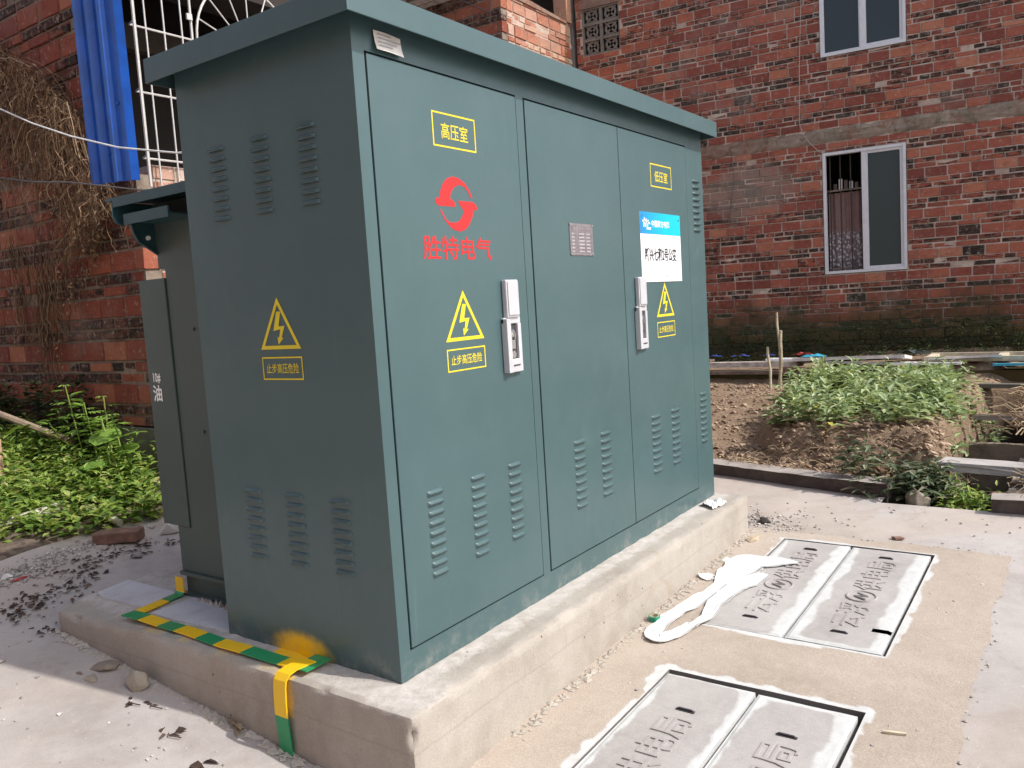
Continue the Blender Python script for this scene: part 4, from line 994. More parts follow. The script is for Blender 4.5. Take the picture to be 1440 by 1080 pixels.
# balcony with slatted floor
BA = thing('balcony', 'projecting balcony with slatted underside and white railing above the cabinet', 'balcony', (5.7, 5, 4.4))
mb = MB(); mb.box((5.22, 4.32, 4.47), (6.20, 4.36, 4.55)); mb.box((5.22, 4.36, 4.47), (5.26, 7.0, 4.55)); mb.box((5.26, 6.96, 4.47), (6.2, 7.0, 4.55))
for y in (5.0, 5.65, 6.3): mb.box((5.26, y, 4.475), (6.2, y+.05, 4.545))
mb.build('floor_frame', M['wood_p'], BA)
k = 0
for y0 in (4.40, 5.06, 5.71, 6.36):
    for x0 in np.arange(5.29, 6.15, .165):
        mb = MB(); mb.box((x0, y0, 4.515), (x0+.135, y0+.54, 4.53)); mb.build('floor_panel', M['wood'] if k % 3 else M['wood_d'], BA); k += 1
mb = MB(); mb.box((5.24, 4.38, 4.552), (6.18, 6.94, 4.562)); mb.build('floor_top', M['room'], BA)
for k in range(9): mb = MB(); mb.tube([(5.24+.115*k, 4.34, 4.55), (5.24+.115*k, 4.34, 5.3)], .008, 5); mb.build('baluster', M['white_metal'], BA)
for k in range(12): mb = MB(); mb.tube([(5.24, 4.45+.2*k, 4.55), (5.24, 4.45+.2*k, 5.3)], .008, 5); mb.build('baluster', M['white_metal'], BA)
for y in (4.75, 5.5, 6.4): mb = MB(); mb.tube([(5.3, y, 4.47), (6.20, y, 3.75)], .012, 6); mb.build('brace', M['white_metal'], BA)
mb = MB(); mb.tube([(6.20, 3.99, 4.25), (6.20, 4.36, 4.47)], .006, 5); mb.build('tie_wire', M['dcable'], BA)

# house across the yard, left of the photographed view: it closes the yard and shades the cabinet's side
NB = thing('neighbour_house', 'plain brown house across the yard, outside the photo on the left', 'house', (-8, 2, 0))
mb = MB(); mb.box((-12, -7, -.3), (-6.2, 12, 5.2)); mb.build('wall', M['nbw'], NB)
mb = MB(); mb.box((-12.2, -7.2, 5.2), (-5.9, 12.2, 5.4)); mb.build('roof_slab', M['render'], NB)
for y in (-4.5, -1.5, 1.5, 4.5, 7.5):
    for z in (.9, 3.4):
        mb = MB(); mb.box((-6.23, y-.6, z), (-6.15, y+.6, z+1.3)); wo = mb.build('window', M['alu'], NB); PINV[wo.name] = Matrix.Identity(4)
        mb = MB(); mb.box((-6.149, y-.54, z+.06), (-6.145, y-.03, z+1.24)); mb.box((-6.149, y+.03, z+.06), (-6.145, y+.54, z+1.24)); mb.build('pane', M['glass'], wo)

# ================================================================ GARDEN
def xk(y): return 3.19 + .206 * (np.asarray(y, float) + .08)
def terr(x, y):
    x = np.asarray(x, float); y = np.asarray(y, float); s = x - (xk(np.clip(y, -.7, 1.2)) + .10)
    z = -.080 + .045*sst(s, .05, .4) + .10*sst(s, .5, 2.6)
    P = np.stack([x, y, 0*x], -1).reshape(-1, 3); n1 = fbm(P, 4.5, 4, 3).reshape(x.shape); n2 = fbm(P, 16, 3, 8).reshape(x.shape)
    left = .40 - .22*sst(s, .55, .15) + .25*sst(s, .5, 2.0) + .06*n1
    mnd = sst(left - y, .0, .16) * sst(y, -.98, -.82) * (1 - .6*sst(s, 1.6, 2.6))
    z = z + mnd * .175 * sst(s + .05*n1, .13, .42)
    z = z + .10 * sst(x, 6.35, 6.5)
    n3 = fbm(P, 34, 2, 13).reshape(x.shape); face = mnd * sst(s, .05, .15) * (1 - sst(s, .5, .7))
    z = z + n1*.020 + n2*.012*(1+mnd) + face*(n2*.030 + n3*.022)
    ditch = sst(y + .03*n1, -1.27, -1.22) * (1 - sst(y + .06*n1 + .03*n2, -.99, -.74)) * (1 - sst(x, 6.0, 6.15))
    mouth = sst(y, -1.14, -1.09) * (1 - sst(y + .04*n1, -.66, -.60)) * (1 - sst(x, 3.32, 3.42)) * sst(x, 2.9, 2.98)
    z = np.where(np.maximum(ditch, mouth) > 0, z*(1-np.maximum(ditch, mouth)) - .50*np.maximum(ditch, mouth), z)
    front = 1 - sst(x, xk(y)+.0, xk(y)+.05)
    front = np.where((y < -.66) & (y > -1.13), 0, front)
    front = np.where(y <= -1.15, 1 - sst(x, 2.98, 3.04), front)
    return z*(1-front) - .40*front
xs = np.arange(2.93, 8.5, .032); ys = np.arange(-3.3, 3.7, .032)
XX, YY = np.meshgrid(xs, ys); ZZ = terr(XX, YY)
mb = MB(); nx, ny = len(xs), len(ys); mb.v = [(float(a), float(b), float(c)) for a, b, c in zip(XX.ravel(), YY.ravel(), ZZ.ravel())]
mb.f = [(j*nx+i, j*nx+i+1, (j+1)*nx+i+1, (j+1)*nx+i) for j in range(ny-1) for i in range(nx-1)]; mb.m = [0]*len(mb.f)
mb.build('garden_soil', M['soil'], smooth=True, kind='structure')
def tz(x, y): return float(terr(np.array([x]), np.array([y]))[0])
def scatter_lumps(name, pts, mat, smin, smax, label, flat=.7):
    mb = MB()
    for (x, y, z) in pts:
        s = random.uniform(smin, smax) * (1 if random.random() < .8 else 1.6); o = []
        for a, b, c in ((1,0,0),(-.5,.87,0),(-.5,-.87,0),(.5,.5,.8),(-.6,.1,.9),(.1,-.6,.75)):
            o.append((x+s*(a+random.uniform(-.3,.3)), y+s*(b+random.uniform(-.3,.3)), z+s*flat*(c+random.uniform(-.2,.2))))
        mb.add(o, [(3,4,5),(0,3,5),(0,1,3),(1,4,3),(1,2,4),(2,5,4),(2,0,5),(0,2,1)])
    return mb.build(name, mat, kind='stuff', label=label, cat='rubble' if 'pebble' in name else 'soil')
pts = []
while len(pts) < 3600:
    x, y = (random.uniform(3.3, 6.3), random.uniform(-.9, 1.9)) if len(pts) < 2600 else (random.uniform(3.28, 3.75), random.uniform(-.85, .45))
    if x > xk(y)+.12 and abs(y) < 2: pts.append((x, y, tz(x, y)))
scatter_lumps('soil_clods', pts, M['clod'], .006, .020, 'crumbly brown clods over the garden soil')

# kerb
def strip(path, wd, z0, z1, seed=0):
    mb = MB(); n = len(path); vs = []
    for i, (x, y) in enumerate(path):
        t = Vector(path[min(i+1, n-1)]) - Vector(path[max(i-1, 0)]); t.normalize(); nn = Vector((t.y, -t.x))
        for (d, z) in ((0, z0), (.0, z1-.02), (.012, z1-.004), (.03, z1), (wd, z1), (wd, z0)):
            k = float(fbm([(x*2, y*2, z*5+seed)], 4, 3)[0]); vs.append((x+nn.x*(d+k*.012), y+nn.y*(d+k*.012), z+(k*.012 if z > z0 else 0)))
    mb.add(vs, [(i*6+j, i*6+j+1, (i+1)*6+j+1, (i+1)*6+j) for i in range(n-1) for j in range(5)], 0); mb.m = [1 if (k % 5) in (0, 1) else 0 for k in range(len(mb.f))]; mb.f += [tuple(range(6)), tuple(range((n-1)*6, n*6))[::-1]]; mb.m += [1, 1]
    return mb
ysk = np.linspace(3.4, -.63, 90)
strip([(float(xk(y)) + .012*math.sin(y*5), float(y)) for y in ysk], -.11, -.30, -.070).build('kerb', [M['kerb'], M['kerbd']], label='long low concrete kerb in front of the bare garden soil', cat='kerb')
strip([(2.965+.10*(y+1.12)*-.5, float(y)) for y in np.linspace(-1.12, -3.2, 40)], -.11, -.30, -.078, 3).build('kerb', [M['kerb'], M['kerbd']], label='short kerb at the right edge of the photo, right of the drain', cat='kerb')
# drain stones: cross slabs and side stones
def stone(name, c, size, rz, label, mat, grp=None, tilt=0.0, seed=0, cat='stone slab'):
    bm = bmesh.new(); bmesh.ops.create_cube(bm, size=1.0); bmesh.ops.subdivide_edges(bm, edges=bm.edges[:], cuts=3, use_grid_fill=True)
    for v in bm.verts:
        k = float(fbm([tuple(v.co*2 + Vector((seed, 0, 0)))], 1.5, 2)[0]); r_ = 1 - .10*max(0, (abs(v.co.x)+abs(v.co.y)+abs(v.co.z)-1.0)); v.co *= r_*(1+.10*k)
        v.co = Vector((v.co.x*size[0], v.co.y*size[1], v.co.z*size[2]))
    bm.transform(Matrix.Translation(c) @ Matrix.Rotation(rz, 4, 'Z') @ Matrix.Rotation(tilt, 4, 'X'))
    me = bpy.data.meshes.new(name); bm.to_mesh(me); bm.free(); me.materials.append(mat); return link(name, me, None, label, cat, grp)
stone('stone_slab', (3.53, -1.0, -.045), (.17, .58, .05), .14, 'pale slab bridging the drain in front, beside the mound', M['slabst'], tilt=.05)
stone('stone_slab', (3.62, -1.36, .0), (.2, .16, .05), .3, 'small pale slab at the photo edge, above the drain bank', M['slabst'])
stone('stone_slab', (3.40, -1.33, -.03), (.14, .14, .05), .1, 'lowest small pale slab at the right photo edge', M['slabst'])
stone('stone_beam', (4.95, -1.03, .015), (.07, .46, .035), .16, 'narrow stone beam across the drain farther back', M['kerb'], cat='stone beam')
stone('stone_beam', (6.05, -1.0, .10), (.08, .75, .035), -.08, 'farthest stone beam under the boards', M['stone'], cat='stone beam')
stone('drain_wall', (4.35, -1.08, -.26), (.08, .40, .40), .05, 'stained stone wall inside the drain between the two slabs', M['drainw'], cat='wall')
# ledge with boards along the wall base
BD = []
def board(c, size, rz, mat, label, tilt=(0, 0), name='board', cat='board'):
    mb = MB(); mb.box((-size[0]/2, -size[1]/2, -size[2]/2), (size[0]/2, size[1]/2, size[2]/2), M=Matrix.Translation(c) @ Matrix.Rotation(rz, 4, 'Z') @ Matrix.Rotation(tilt[0], 4, 'X') @ Matrix.Rotation(tilt[1], 4, 'Y'))
    o = mb.build(name, mat, label=label, cat=cat); return o
zL = .215
board((6.55, 1.45, zL+.03), (.30, 1.30, .05), .06, M['wood'], 'long grey pink board at the left end of the debris row, next to the cabinet', (0, .06))
board((6.42, 1.30, zL-.035), (.12, 1.5, .035), .03, M['wood_d'], 'dark damp board below the long grey pink board')
board((6.68, .90, zL+.065), (.26, .46, .02), .05, M['sign_white'], 'white plastic board lying behind the bamboo stakes', (.02, .05))
board((6.60, .33, zL+.07), (.42, .98, .03), .02, M['slabw'], 'wide weathered plank in the middle of the debris row', (-.02, .12))
board((6.50, .10, zL+.035), (.34, .80, .025), -.05, M['slabst'], 'pale broken sheet beneath the wide weathered plank', (.03, .1))
board((6.45, -.33, zL+.035), (.28, .55, .02), .05, M['sign_white'], 'white sheet edge over the dark hollow in the debris row', (.0, .05))
board((6.45, -1.05, zL+.02), (.25, .42, .02), .04, M['cyanp'], 'pale blue plastic sheet at the right photo edge', (.0, .08), 'plastic_sheet', 'plastic sheet')
for n_, (x, y, s, mt, lb) in enumerate(((6.9, 1.78, .09, 'bluep', 'leftmost blue plastic scrap on the debris row'), (6.9, 1.50, .11, 'bluep', 'middle blue plastic scrap on the debris row'), (6.95, 1.22, .08, 'bluep', 'third blue plastic scrap on the debris row'), (6.72, .70, .13, 'cyanp', 'cyan plastic packet on the white board'), (6.95, -.14, .17, 'darkp', 'dark crumpled plastic beside the wooden tray'), (6.98, .88, .12, 'redp', 'reddish scrap behind the bamboo stakes'))):
    mb = MB(); rr = random.Random(n_); o = []
    for j in range(5):
        for i in range(6): o.append((x-.5*s+s*j/4*.6, y-s*.9+1.8*s*i/5, zL+.085+rr.uniform(0, s*.30)*math.sin(math.pi*(i+.5)/6)*rr.uniform(.3, 1)))
    mb.add(o, [(j*6+i, j*6+i+1, (j+1)*6+i+1, (j+1)*6+i) for j in range(4) for i in range(5)]); mb.build('plastic_scrap', M[mt], label=lb, cat='plastic scrap')
board((6.58, 1.95, zL+.075), (.18, .50, .02), .10, M['wood_d'], 'short dark board at the far left of the debris row, by the cabinet', (.02, .05))
board((6.72, .62, zL+.055), (.16, .30, .025), -.15, M['wood_p'], 'short yellowish board between the white board and the wide plank', (.03, .08))
board((6.52, -.62, zL+.075), (.20, .55, .018), .08, M['slabw'], 'bleached broken board lying across the near edge of the wooden frame', (-.03, .12))
board((6.46, .62, zL-.01), (.16, .60, .03), .05, M['deb_b'], 'reddish brown board tucked below the pale sheets', (.02, .10))
board((6.40, -.05, zL-.05), (.10, .70, .03), .02, M['kerb'], 'grey stone strip under the pale broken sheet', (.0, .05))
tr = thing('wooden_tray', 'shallow pale wooden frame lying on the debris row at the right', 'wooden frame', (6.85, -.85, zL+.03))
mb = MB(); mb.box((6.65, -1.75, zL+.03), (6.68, -.28, zL+.075)); mb.box((7.05, -1.75, zL+.03), (7.08, -.28, zL+.075)); mb.build('rail', M['wood_p'], tr)
for y in (-1.20, -.88, -.32): mb = MB(); mb.box((6.68, y-.035, zL+.032), (7.05, y+.035, zL+.07)); mb.build('crossbar', M['wood_p'], tr)
mb = MB(); mb.box((6.68, -1.74, zL+.02), (7.05, -.3, zL+.031)); mb.build('bottom_panel', M['wood_d'], tr)
mb = MB(); mb.box((6.42, -.50, .10), (6.64, 1.0, .195)); mb.build('brick_ledge', M['brick_d'], label='dark low brick ledge under the debris boards', cat='ledge')
mb = MB(); mb.box((6.40, -1.45, .09), (6.62, -.52, .19)); mb.build('brick_ledge', M['brick_r'], label='reddish low brick ledge under the wooden frame', cat='ledge')
mb = MB(); mb.box((6.42, 1.0, .04), (6.50, 2.6, .17)); mb.build('brick_ledge', M['brick_d'], label='dark ledge under the damp board near the cabinet', cat='ledge')
# bamboo stakes
for (a, b, r, lb) in (((6.02, .905, .0), (6.10, .955, .45), .013, 'short bamboo stake, left of the three'), ((6.13, .860, .0), (6.12, .835, .60), .016, 'thick upright bamboo stake, middle height of the three'), ((6.30, .90, .05), (6.34, .935, .76), .011, 'thinnest and tallest of the three bamboo stakes')):
    mb = MB(); mb.tube([Vector(a).lerp(Vector(b), t) + Vector((0, .006*math.sin(t*9), 0)) for t in np.linspace(0, 1, 7)], [r*(1.08 if i % 2 else .95) for i in range(7)], 7)
    mb.build('bamboo_stake', M['bamboo'], label=lb, cat='stake', group='bamboo stakes in the garden')

# ---- leaves
def leaf(mb, p, d, up, L, w, fold=.25, mi=0, lobes=False):
    d = Vector(d).normalized(); s = d.cross(Vector(up)); s = s.normalized() if s.length > 1e-4 else d.orthogonal().normalized(); n = s.cross(d); p = Vector(p)
    droop = n * (-.18*L)
    a = p; b = p + d*L*.38 + s*w*.5 + n*fold*w*.5; c = p + d*L + droop; e = p + d*L*.38 - s*w*.5 + n*fold*w*.5; mid = p + d*L*.45
    b2 = p + d*L*.70 + s*w*.36 + n*fold*w*.3 + droop*.4; e2 = p + d*L*.70 - s*w*.36 + n*fold*w*.3 + droop*.4
    mb.add([a, b, b2, c, e2, e, mid + droop*.2], [(0, 6, 1), (1, 6, 2), (2, 6, 3), (3, 6, 4), (4, 6, 5), (5, 6, 0)], mi)
def plant(mb, x, y, z, h, nleaf, L, w, mi=0, lean=.5):
    tip = Vector((x+random.gauss(0, h*.2), y+random.gauss(0, h*.2), z+h)); base = Vector((x, y, z))
    for k in range(nleaf):
        t = (k+.6)/nleaf; p = base.lerp(tip, t**.8); an = k*2.4+random.uniform(-.5, .5); el = random.uniform(-.15, .65)*(.5+t)
        d = (math.cos(an)*math.cos(el), math.sin(an)*math.cos(el), math.sin(el)); sc = random.uniform(.7, 1.15)*(1.1-.45*t)
        leaf(mb, p + Vector(d)*.01, d, (0, 0, 1), L*sc, w*sc, random.uniform(.1, .5), mi)
# garden greens
mb = MB(); cnt = 0
while cnt < 250:
    x, y = random.uniform(3.56, 5.75), random.uniform(-1.0, .75); s = x - 3.25
    lft = .10 + .30*min(1, max(0, (s-.3)/1.2)) + .05*math.sin(x*9); rgt = -.50 - .42*min(1, max(0, (s-.25)/.35))
    if not (rgt < y < lft): continue
    plant(mb, x, y, tz(x, y)-.01, random.uniform(.08, .22), random.randint(12, 20), random.uniform(.08, .115), random.uniform(.034, .048)); cnt += 1
mb.build('leafy_greens', M['leaf_g'], kind='stuff', label='pale green leafy vegetable patch on the garden mound', cat='plants')
# drooping plants at the drain mouth
mb = MB()
for k in range(34):
    x, y = random.uniform(3.04, 3.42), random.uniform(-.98, -.42)
    plant(mb, x, y, max(-.20, tz(x, y))-.02+random.uniform(0, .10), random.uniform(.08, .19), random.randint(10, 16), .095, .034)
mb.build('drain_weeds', M['leaf_b'], kind='stuff', label='grey green weeds hanging over the mouth of the drain', cat='plants')
mb = MB()
for k in range(30):
    x, y = random.uniform(3.02, 3.3), random.uniform(-1.08, -.9); plant(mb, x, y, -.28+random.uniform(0, .1), random.uniform(.08, .15), 10, .07, .02)
mb.build('drain_grass', M['leaf_w'], kind='stuff', label='dark green grass low in the drain by the right kerb', cat='plants')
# root-hung soil face and straw
mb = MB()
for k in range(520):
    zone = random.random()
    if zone < .50: x, y = random.uniform(3.30, 3.55), random.uniform(-.62, .36)
    elif zone < .68: x, y = random.uniform(3.35, 3.7), random.uniform(-1.0, -.6)
    else: x, y = random.uniform(3.0, 3.6), random.uniform(-1.55, -1.16)
    z = max(tz(x, y), -.12) + random.uniform(0, .03); an = random.uniform(0, 6.28); L = random.uniform(.03, .10)
    if zone >= .68: L *= 1.8
    p0 = Vector((x, y, z)); d = Vector((math.cos(an), math.sin(an), random.uniform(-.3, .5)))
    mb.tube([p0, p0 + d*L*.5 + Vector((0, 0, random.uniform(0, .02))), p0 + d*L], .0016, 3, cap=False)
mb.build('dry_roots', M['straw'], kind='stuff', label='dry roots and straw on the mound face and drain bank', cat='dry plants')
mb = MB()
for k in range(170):
    x, y = random.uniform(4.1, 5.9), random.uniform(-1.4, -1.1); z = random.uniform(.0, .12); an = random.uniform(0, 6.28)
    p0 = Vector((x, y, z)); d = Vector((math.cos(an), math.sin(an), random.uniform(0, .5))); mb.tube([p0, p0+d*.1+Vector((0, 0, .03)), p0+d*.2], .004, 4, cap=False)
mb.build('dry_twigs', M['straw'], kind='stuff', label='tangle of dry brown twigs over the drain at the right edge', cat='dry plants')
# moss and small plants at the wall foot
mb = MB()
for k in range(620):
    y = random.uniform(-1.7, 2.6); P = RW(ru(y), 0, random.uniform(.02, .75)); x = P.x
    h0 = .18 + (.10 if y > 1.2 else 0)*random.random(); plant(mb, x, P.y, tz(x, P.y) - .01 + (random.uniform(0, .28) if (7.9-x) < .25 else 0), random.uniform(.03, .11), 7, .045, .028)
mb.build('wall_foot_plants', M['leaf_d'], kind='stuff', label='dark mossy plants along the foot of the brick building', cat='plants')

# ================================================================ LEFT WEEDS
xs = np.arange(-2.6, 1.2, .05); ys = np.arange(2.25, 6.7, .05)
def sfn(x, y):
    n = float(fbm([(x, y, 7)], 3, 3)[0]); edge = 2.46 + .10*n + .18*max(0, -x+.2) * -.6 + max(0, x-.3)*-.05
    return (x, y, gz(x, y) - .03 + .055*float(sst(y, edge-.1, edge+.2)) + .02*n)
MB().grid(list(xs), list(ys), sfn).build('weed_soil', M['soil_d'], smooth=True, kind='structure')
mb = MB(); cnt = 0
while cnt < 760:
    x, y = random.uniform(-.35, 1.12), random.uniform(2.42, 5.6); n = random.random()
    if y < 2.62 and random.random() < .6: continue
    if x < .30 and y < 2.62 + (.30-x)*.6: continue
    h = random.uniform(.06, .15) + .10*float(sst(x, .3, 1.0))*random.random() + .05*float(sst(y, 3.2, 4.5))
    plant(mb, x, y, gz(x, y), h, random.randint(12, 18), .075, .040); cnt += 1
for k in range(90):
    x, y = random.uniform(.25, 1.08), random.uniform(2.75, 4.6); plant(mb, x, y, gz(x, y), random.uniform(.20, .36), random.randint(12, 18), .075, .022)
mb.build('green_weeds', M['leaf_w'], kind='stuff', label='bright green weeds growing along the brick house', cat='plants')
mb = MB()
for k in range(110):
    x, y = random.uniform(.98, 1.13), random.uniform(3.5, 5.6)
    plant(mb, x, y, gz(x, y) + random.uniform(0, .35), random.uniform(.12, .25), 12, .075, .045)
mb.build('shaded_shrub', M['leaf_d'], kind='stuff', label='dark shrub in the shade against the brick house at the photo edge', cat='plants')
# feathery mugwort
mg = thing('mugwort_plant', 'feathery light green plant with cut leaves against the brick house', 'plant', (.98, 3.30, gz(.98, 3.3)))
ms, ml = MB(), MB()
for k in range(9):
    bx, by = 1.0+random.gauss(0, .05), 3.30+random.gauss(0, .17); hh = random.uniform(.32, .60); b0 = Vector((bx, by, gz(bx, by))); t0 = b0 + Vector((random.gauss(-.04, .03), random.gauss(0, .05), hh)); ms.tube([b0, b0.lerp(t0, .5), t0], .004, 4)
    for j in range(13):
        t = .3+.7*j/12; p = b0.lerp(t0, t); an = j*2.4+random.random(); d = Vector((math.cos(an), math.sin(an), random.uniform(.0, .5))).normalized()
        for sd in (-.9, -.45, 0, .45, .9):
            dd = (d + Vector((-d.y, d.x, 0))*sd).normalized(); leaf(ml, p + d*.025*(1-abs(sd)*.4), dd, (0, 0, 1), .075*(1-.35*abs(sd)), .014, .2)
ms.build('stem', M['leaf_w'], mg); ml.build('leaves', M['leaf_h'], mg)
# broad heart leaves
def heart(name_parent, p, d, L, tilt):
    mb = MB(); d = Vector(d).normalized(); s = d.cross(Vector((0, 0, 1))).normalized(); n = s.cross(d); n = (n + Vector(tilt)).normalized(); s = d.cross(n).normalized(); vs = [Vector(p) + d*L*.25]; N = 26
    for k in range(N):
        a = 2*math.pi*k/N; r = L*(.52 + .10*math.cos(a)) * (1 - .42*math.exp(-((abs(a-math.pi))/.28)**2)); r *= 1 + .28*math.exp(-(min(a, 2*math.pi-a)/.22)**2)
        vs.append(Vector(p) + d*(L*.35 + r*math.cos(a)) + s*r*.95*math.sin(a) - n*.10*L*(abs(math.sin(a))**2) + n*.02*math.sin(a*5)*L)
    mb.add(vs, [(0, 1+k, 1+(k+1) % N) for k in range(N)]); return mb.build('leaf', M['leaf_h'], name_parent, smooth=True)
tp = thing('broad_leaf_plant', 'plant with large heart-shaped leaves beside the feathery plant', 'plant', (1.0, 3.05, gz(1, 3)))
for (p, d, L) in (((.92, 3.06, .44), (-.5, -.35, -.25), .17), ((1.0, 2.93, .41), (-.4, -.5, .05), .14), ((.78, 2.98, .28), (-.5, -.4, -.1), .13), ((.98, 3.0, .34), (-.3, -.6, -.2), .12)):
    heart(tp, p, d, L, (-.4, -.3, .2)); mb = MB(); mb.tube([(1.0, 3.05, gz(1, 3)), ((p[0]+1.0)/2, (p[1]+3.05)/2, p[2]*.7+.08), p], .004, 4); mb.build('stalk', M['leaf_w'], tp)
tp2 = thing('broad_leaf_plant', 'single large leaf plant below the leaning pole at the photo edge', 'plant', (.7, 3.9, gz(.7, 3.9)))
heart(tp2, (.80, 3.92, .42), (-.2, -.5, .1), .16, (-.5, -.3, .3)); heart(tp2, (.62, 3.30, .20), (-.5, -.3, -.1), .16, (-.4, -.3, .2))
mb = MB(); mb.tube([(.8, 4.0, gz(.8, 4)), (.81, 3.95, .42)], .004, 4); mb.build('stalk', M['leaf_w'], tp2)
# leaning pole, pipes, brick pier, brick, bag, stone
mb = MB(); mb.tube([(.55, 4.55, .72), (.95, 3.55, .33)], .022, 8); mb.build('leaning_pole', M['pole'], label='thick wooden pole leaning into the weeds at the left photo edge', cat='pole')
mb = MB(); mb.tube([(.05, 2.87, .075), (.34, 2.86, .085), (.50, 2.87, .095)], .026, 10); mb.build('plastic_pipe', M['pvc'], label='dirty pale pipe lying in the weeds at the left', cat='pipe')
mb = MB(); mb.tube([(.58, 2.72, .09), (.60, 2.46, .03)], .018, 8); mb.build('plastic_pipe', M['pvc'], label='short pale pipe end sticking out of the weeds behind the loose brick', cat='pipe')
pr_ = thing('brick_pier', 'stub of a pale brick pier at the left photo edge', 'pier', (.42, 3.62, .1))
for k in range(5):
    mb = MB(); mb.box((-.115, -.10, 0), (.115, .10, .085), M=Matrix.Translation((.42+random.gauss(0, .006), 3.63, .05+k*.095)) @ Matrix.Rotation(random.gauss(.15, .05), 4, 'Z'), bev=.008); mb.build('brick', M['brick_p'], pr_)
mb = MB(); mb.box((-.105, -.05, 0), (.105, .05, .052), M=Matrix.Translation((.50, 2.30, gz(.5, 2.3))) @ Matrix.Rotation(R(-52), 4, 'Z'), bev=.006)
mb.build('loose_brick', M['deb_b'], label='single brown brick lying in front of the weeds', cat='brick')
def rock(name, c, size, mat, label, cat='rock', seed=0, rz=0.0, group=None, rough=.35):
    bm = bmesh.new(); rr = random.Random(seed*7+1)
    for _ in range(22 if rough > .2 else 60):
        d = Vector((rr.gauss(0, 1), rr.gauss(0, 1), rr.gauss(0, 1))).normalized() * rr.uniform(1-rough, 1.08); d.z = max(d.z, -.36)
        bm.verts.new((d.x*size[0], d.y*size[1], d.z*size[2]))
    h = bmesh.ops.convex_hull(bm, input=bm.verts[:]); bmesh.ops.delete(bm, geom=list({e for e in list(h['geom_interior']) + list(h['geom_unused']) if isinstance(e, bmesh.types.BMVert)}), context='VERTS')
    bmesh.ops.bevel(bm, geom=bm.edges[:], offset=min(size)*.07, segments=1, affect='EDGES')
    bmesh.ops.recalc_face_normals(bm, faces=bm.faces[:])
    bm.transform(Matrix.Translation(c) @ Matrix.Rotation(rz, 4, 'Z')); me = bpy.data.meshes.new(name); bm.to_mesh(me); bm.free(); me.materials.append(mat)
    return link(name, me, None, label, cat, group)
def rk(name, x, y, size, mat, label, **kw): return rock(name, (x, y, gz(x, y)+size[2]*.34), size, mat, label, **kw)
rk('plastic_bag', .72, 2.20, (.075, .06, .05), M['whitebag'], 'crumpled white bag on the ground below the transformer radiator', cat='bag', seed=4, rough=.7)
rk('stone', .434, 2.042, (.022, .03, .014), M['pebble'], 'small pale stone on the concrete beside the dead leaves', seed=5)
rk('mortar_lump', -.185, .995, (.045, .05, .045), M['rock'], 'largest angular mortar lump, touching the left foot of the plinth', seed=6, cat='mortar lump', group='mortar lumps by the plinth')
rk('mortar_lump', -.180, 1.20, (.045, .065, .018), M['rock_b'], 'flat brown mortar lump lying against the plinth foot', seed=7, cat='mortar lump', group='mortar lumps by the plinth')
rk('mortar_lump', -.248, 1.165, (.022, .035, .014), M['rock'], 'small mortar lump farther from the plinth', seed=8, cat='mortar lump', group='mortar lumps by the plinth')
rk('mortar_lump', -.252, 1.23, (.013, .022, .009), M['rock_b'], 'tiniest dark mortar lump, outermost by the plinth', seed=9, cat='mortar lump', group='mortar lumps by the plinth')
rk('stone', 2.447, -.185, (.040, .040, .026), M['rock_d'], 'dark stone on the rubble beyond the plinth corner', seed=11)
rock('mossy_stone', (3.05, -.78, -.165), (.05, .075, .085), M['rock_b'], 'tan mossy stone standing in the weeds at the end of the kerb', seed=19, rough=.24)
rk('brick_bit', 2.41, -.80, (.022, .035, .014), M['deb_b'], 'brown brick fragment on the pavement beyond the far trench covers', seed=12, cat='brick fragment')
rk('plaster_bit', 2.17, -.215, (.05, .035, .018), M['tape_core'], 'pale plaster fragment at the foot of the far plinth corner', seed=13, cat='plaster')
rk('plaster_bit', 1.86, -.20, (.04, .02, .012), M['whitebag'], 'small white plaster fragment at the plinth foot by the cloth', seed=14, cat='plaster')
mb = MB(); mb.box((-.004, -.028, 0), (.004, .028, .006), M=Matrix.Translation((.745, -1.085, gz(.745, -1.085)+.006)) @ Matrix.Rotation(.25, 4, 'Z')); mb.build('wood_chip', M['wood_p'], label='small pale wooden stick on the sandy mortar', cat='stick')
# crumpled white paper on the plinth
mb = MB(); n = 11; vs = []
for j in range(n):
    for i in range(n):
        u, v_ = i/(n-1)-.5, j/(n-1)-.5; k = float(fbm([(u*3, v_*3, 4)], 1.6, 3)[0]); vs.append((2.065+.125*v_+.05*u, -.070+.085*u-.02*v_, .004+.030*abs(k)+.012*(1-4*u*u)))
mb.add(vs, [(j*n+i, j*n+i+1, (j+1)*n+i+1, (j+1)*n+i) for j in range(n-1) for i in range(n-1)]); mb.build('crumpled_paper', M['cloth'], label='crumpled white paper on the plinth at the far end of the doors', cat='paper')
# green tape roll
tp_ = thing('tape_roll', 'small roll of green tape on the mortar at the plinth foot', 'tape roll', (1.15, -.190, gz(1.15, -.19)))
zb = gz(1.15, -.19)+.005; mb = MB(); N = 24
def ringm(mb, r0, r1, z0, z1, mi):
    vs = []
    for k in range(N):
        a = 2*math.pi*k/N
        for (r, z) in ((r0, z0), (r1, z0), (r1, z1), (r0, z1)): vs.append((1.15+r*math.cos(a), -.190+r*math.sin(a), z))
    mb.add(vs, [(k*4+j, ((k+1) % N)*4+j, ((k+1) % N)*4+(j+1) % 4, k*4+(j+1) % 4) for k in range(N) for j in range(4)], mi)
ringm(mb, .0172, .022, zb, zb+.019, 0); mb.build('tape', M['tape'], tp_); mb = MB(); ringm(mb, .0145, .0170, zb, zb+.0195, 0); mb.build('core', M['tape_core'], tp_)
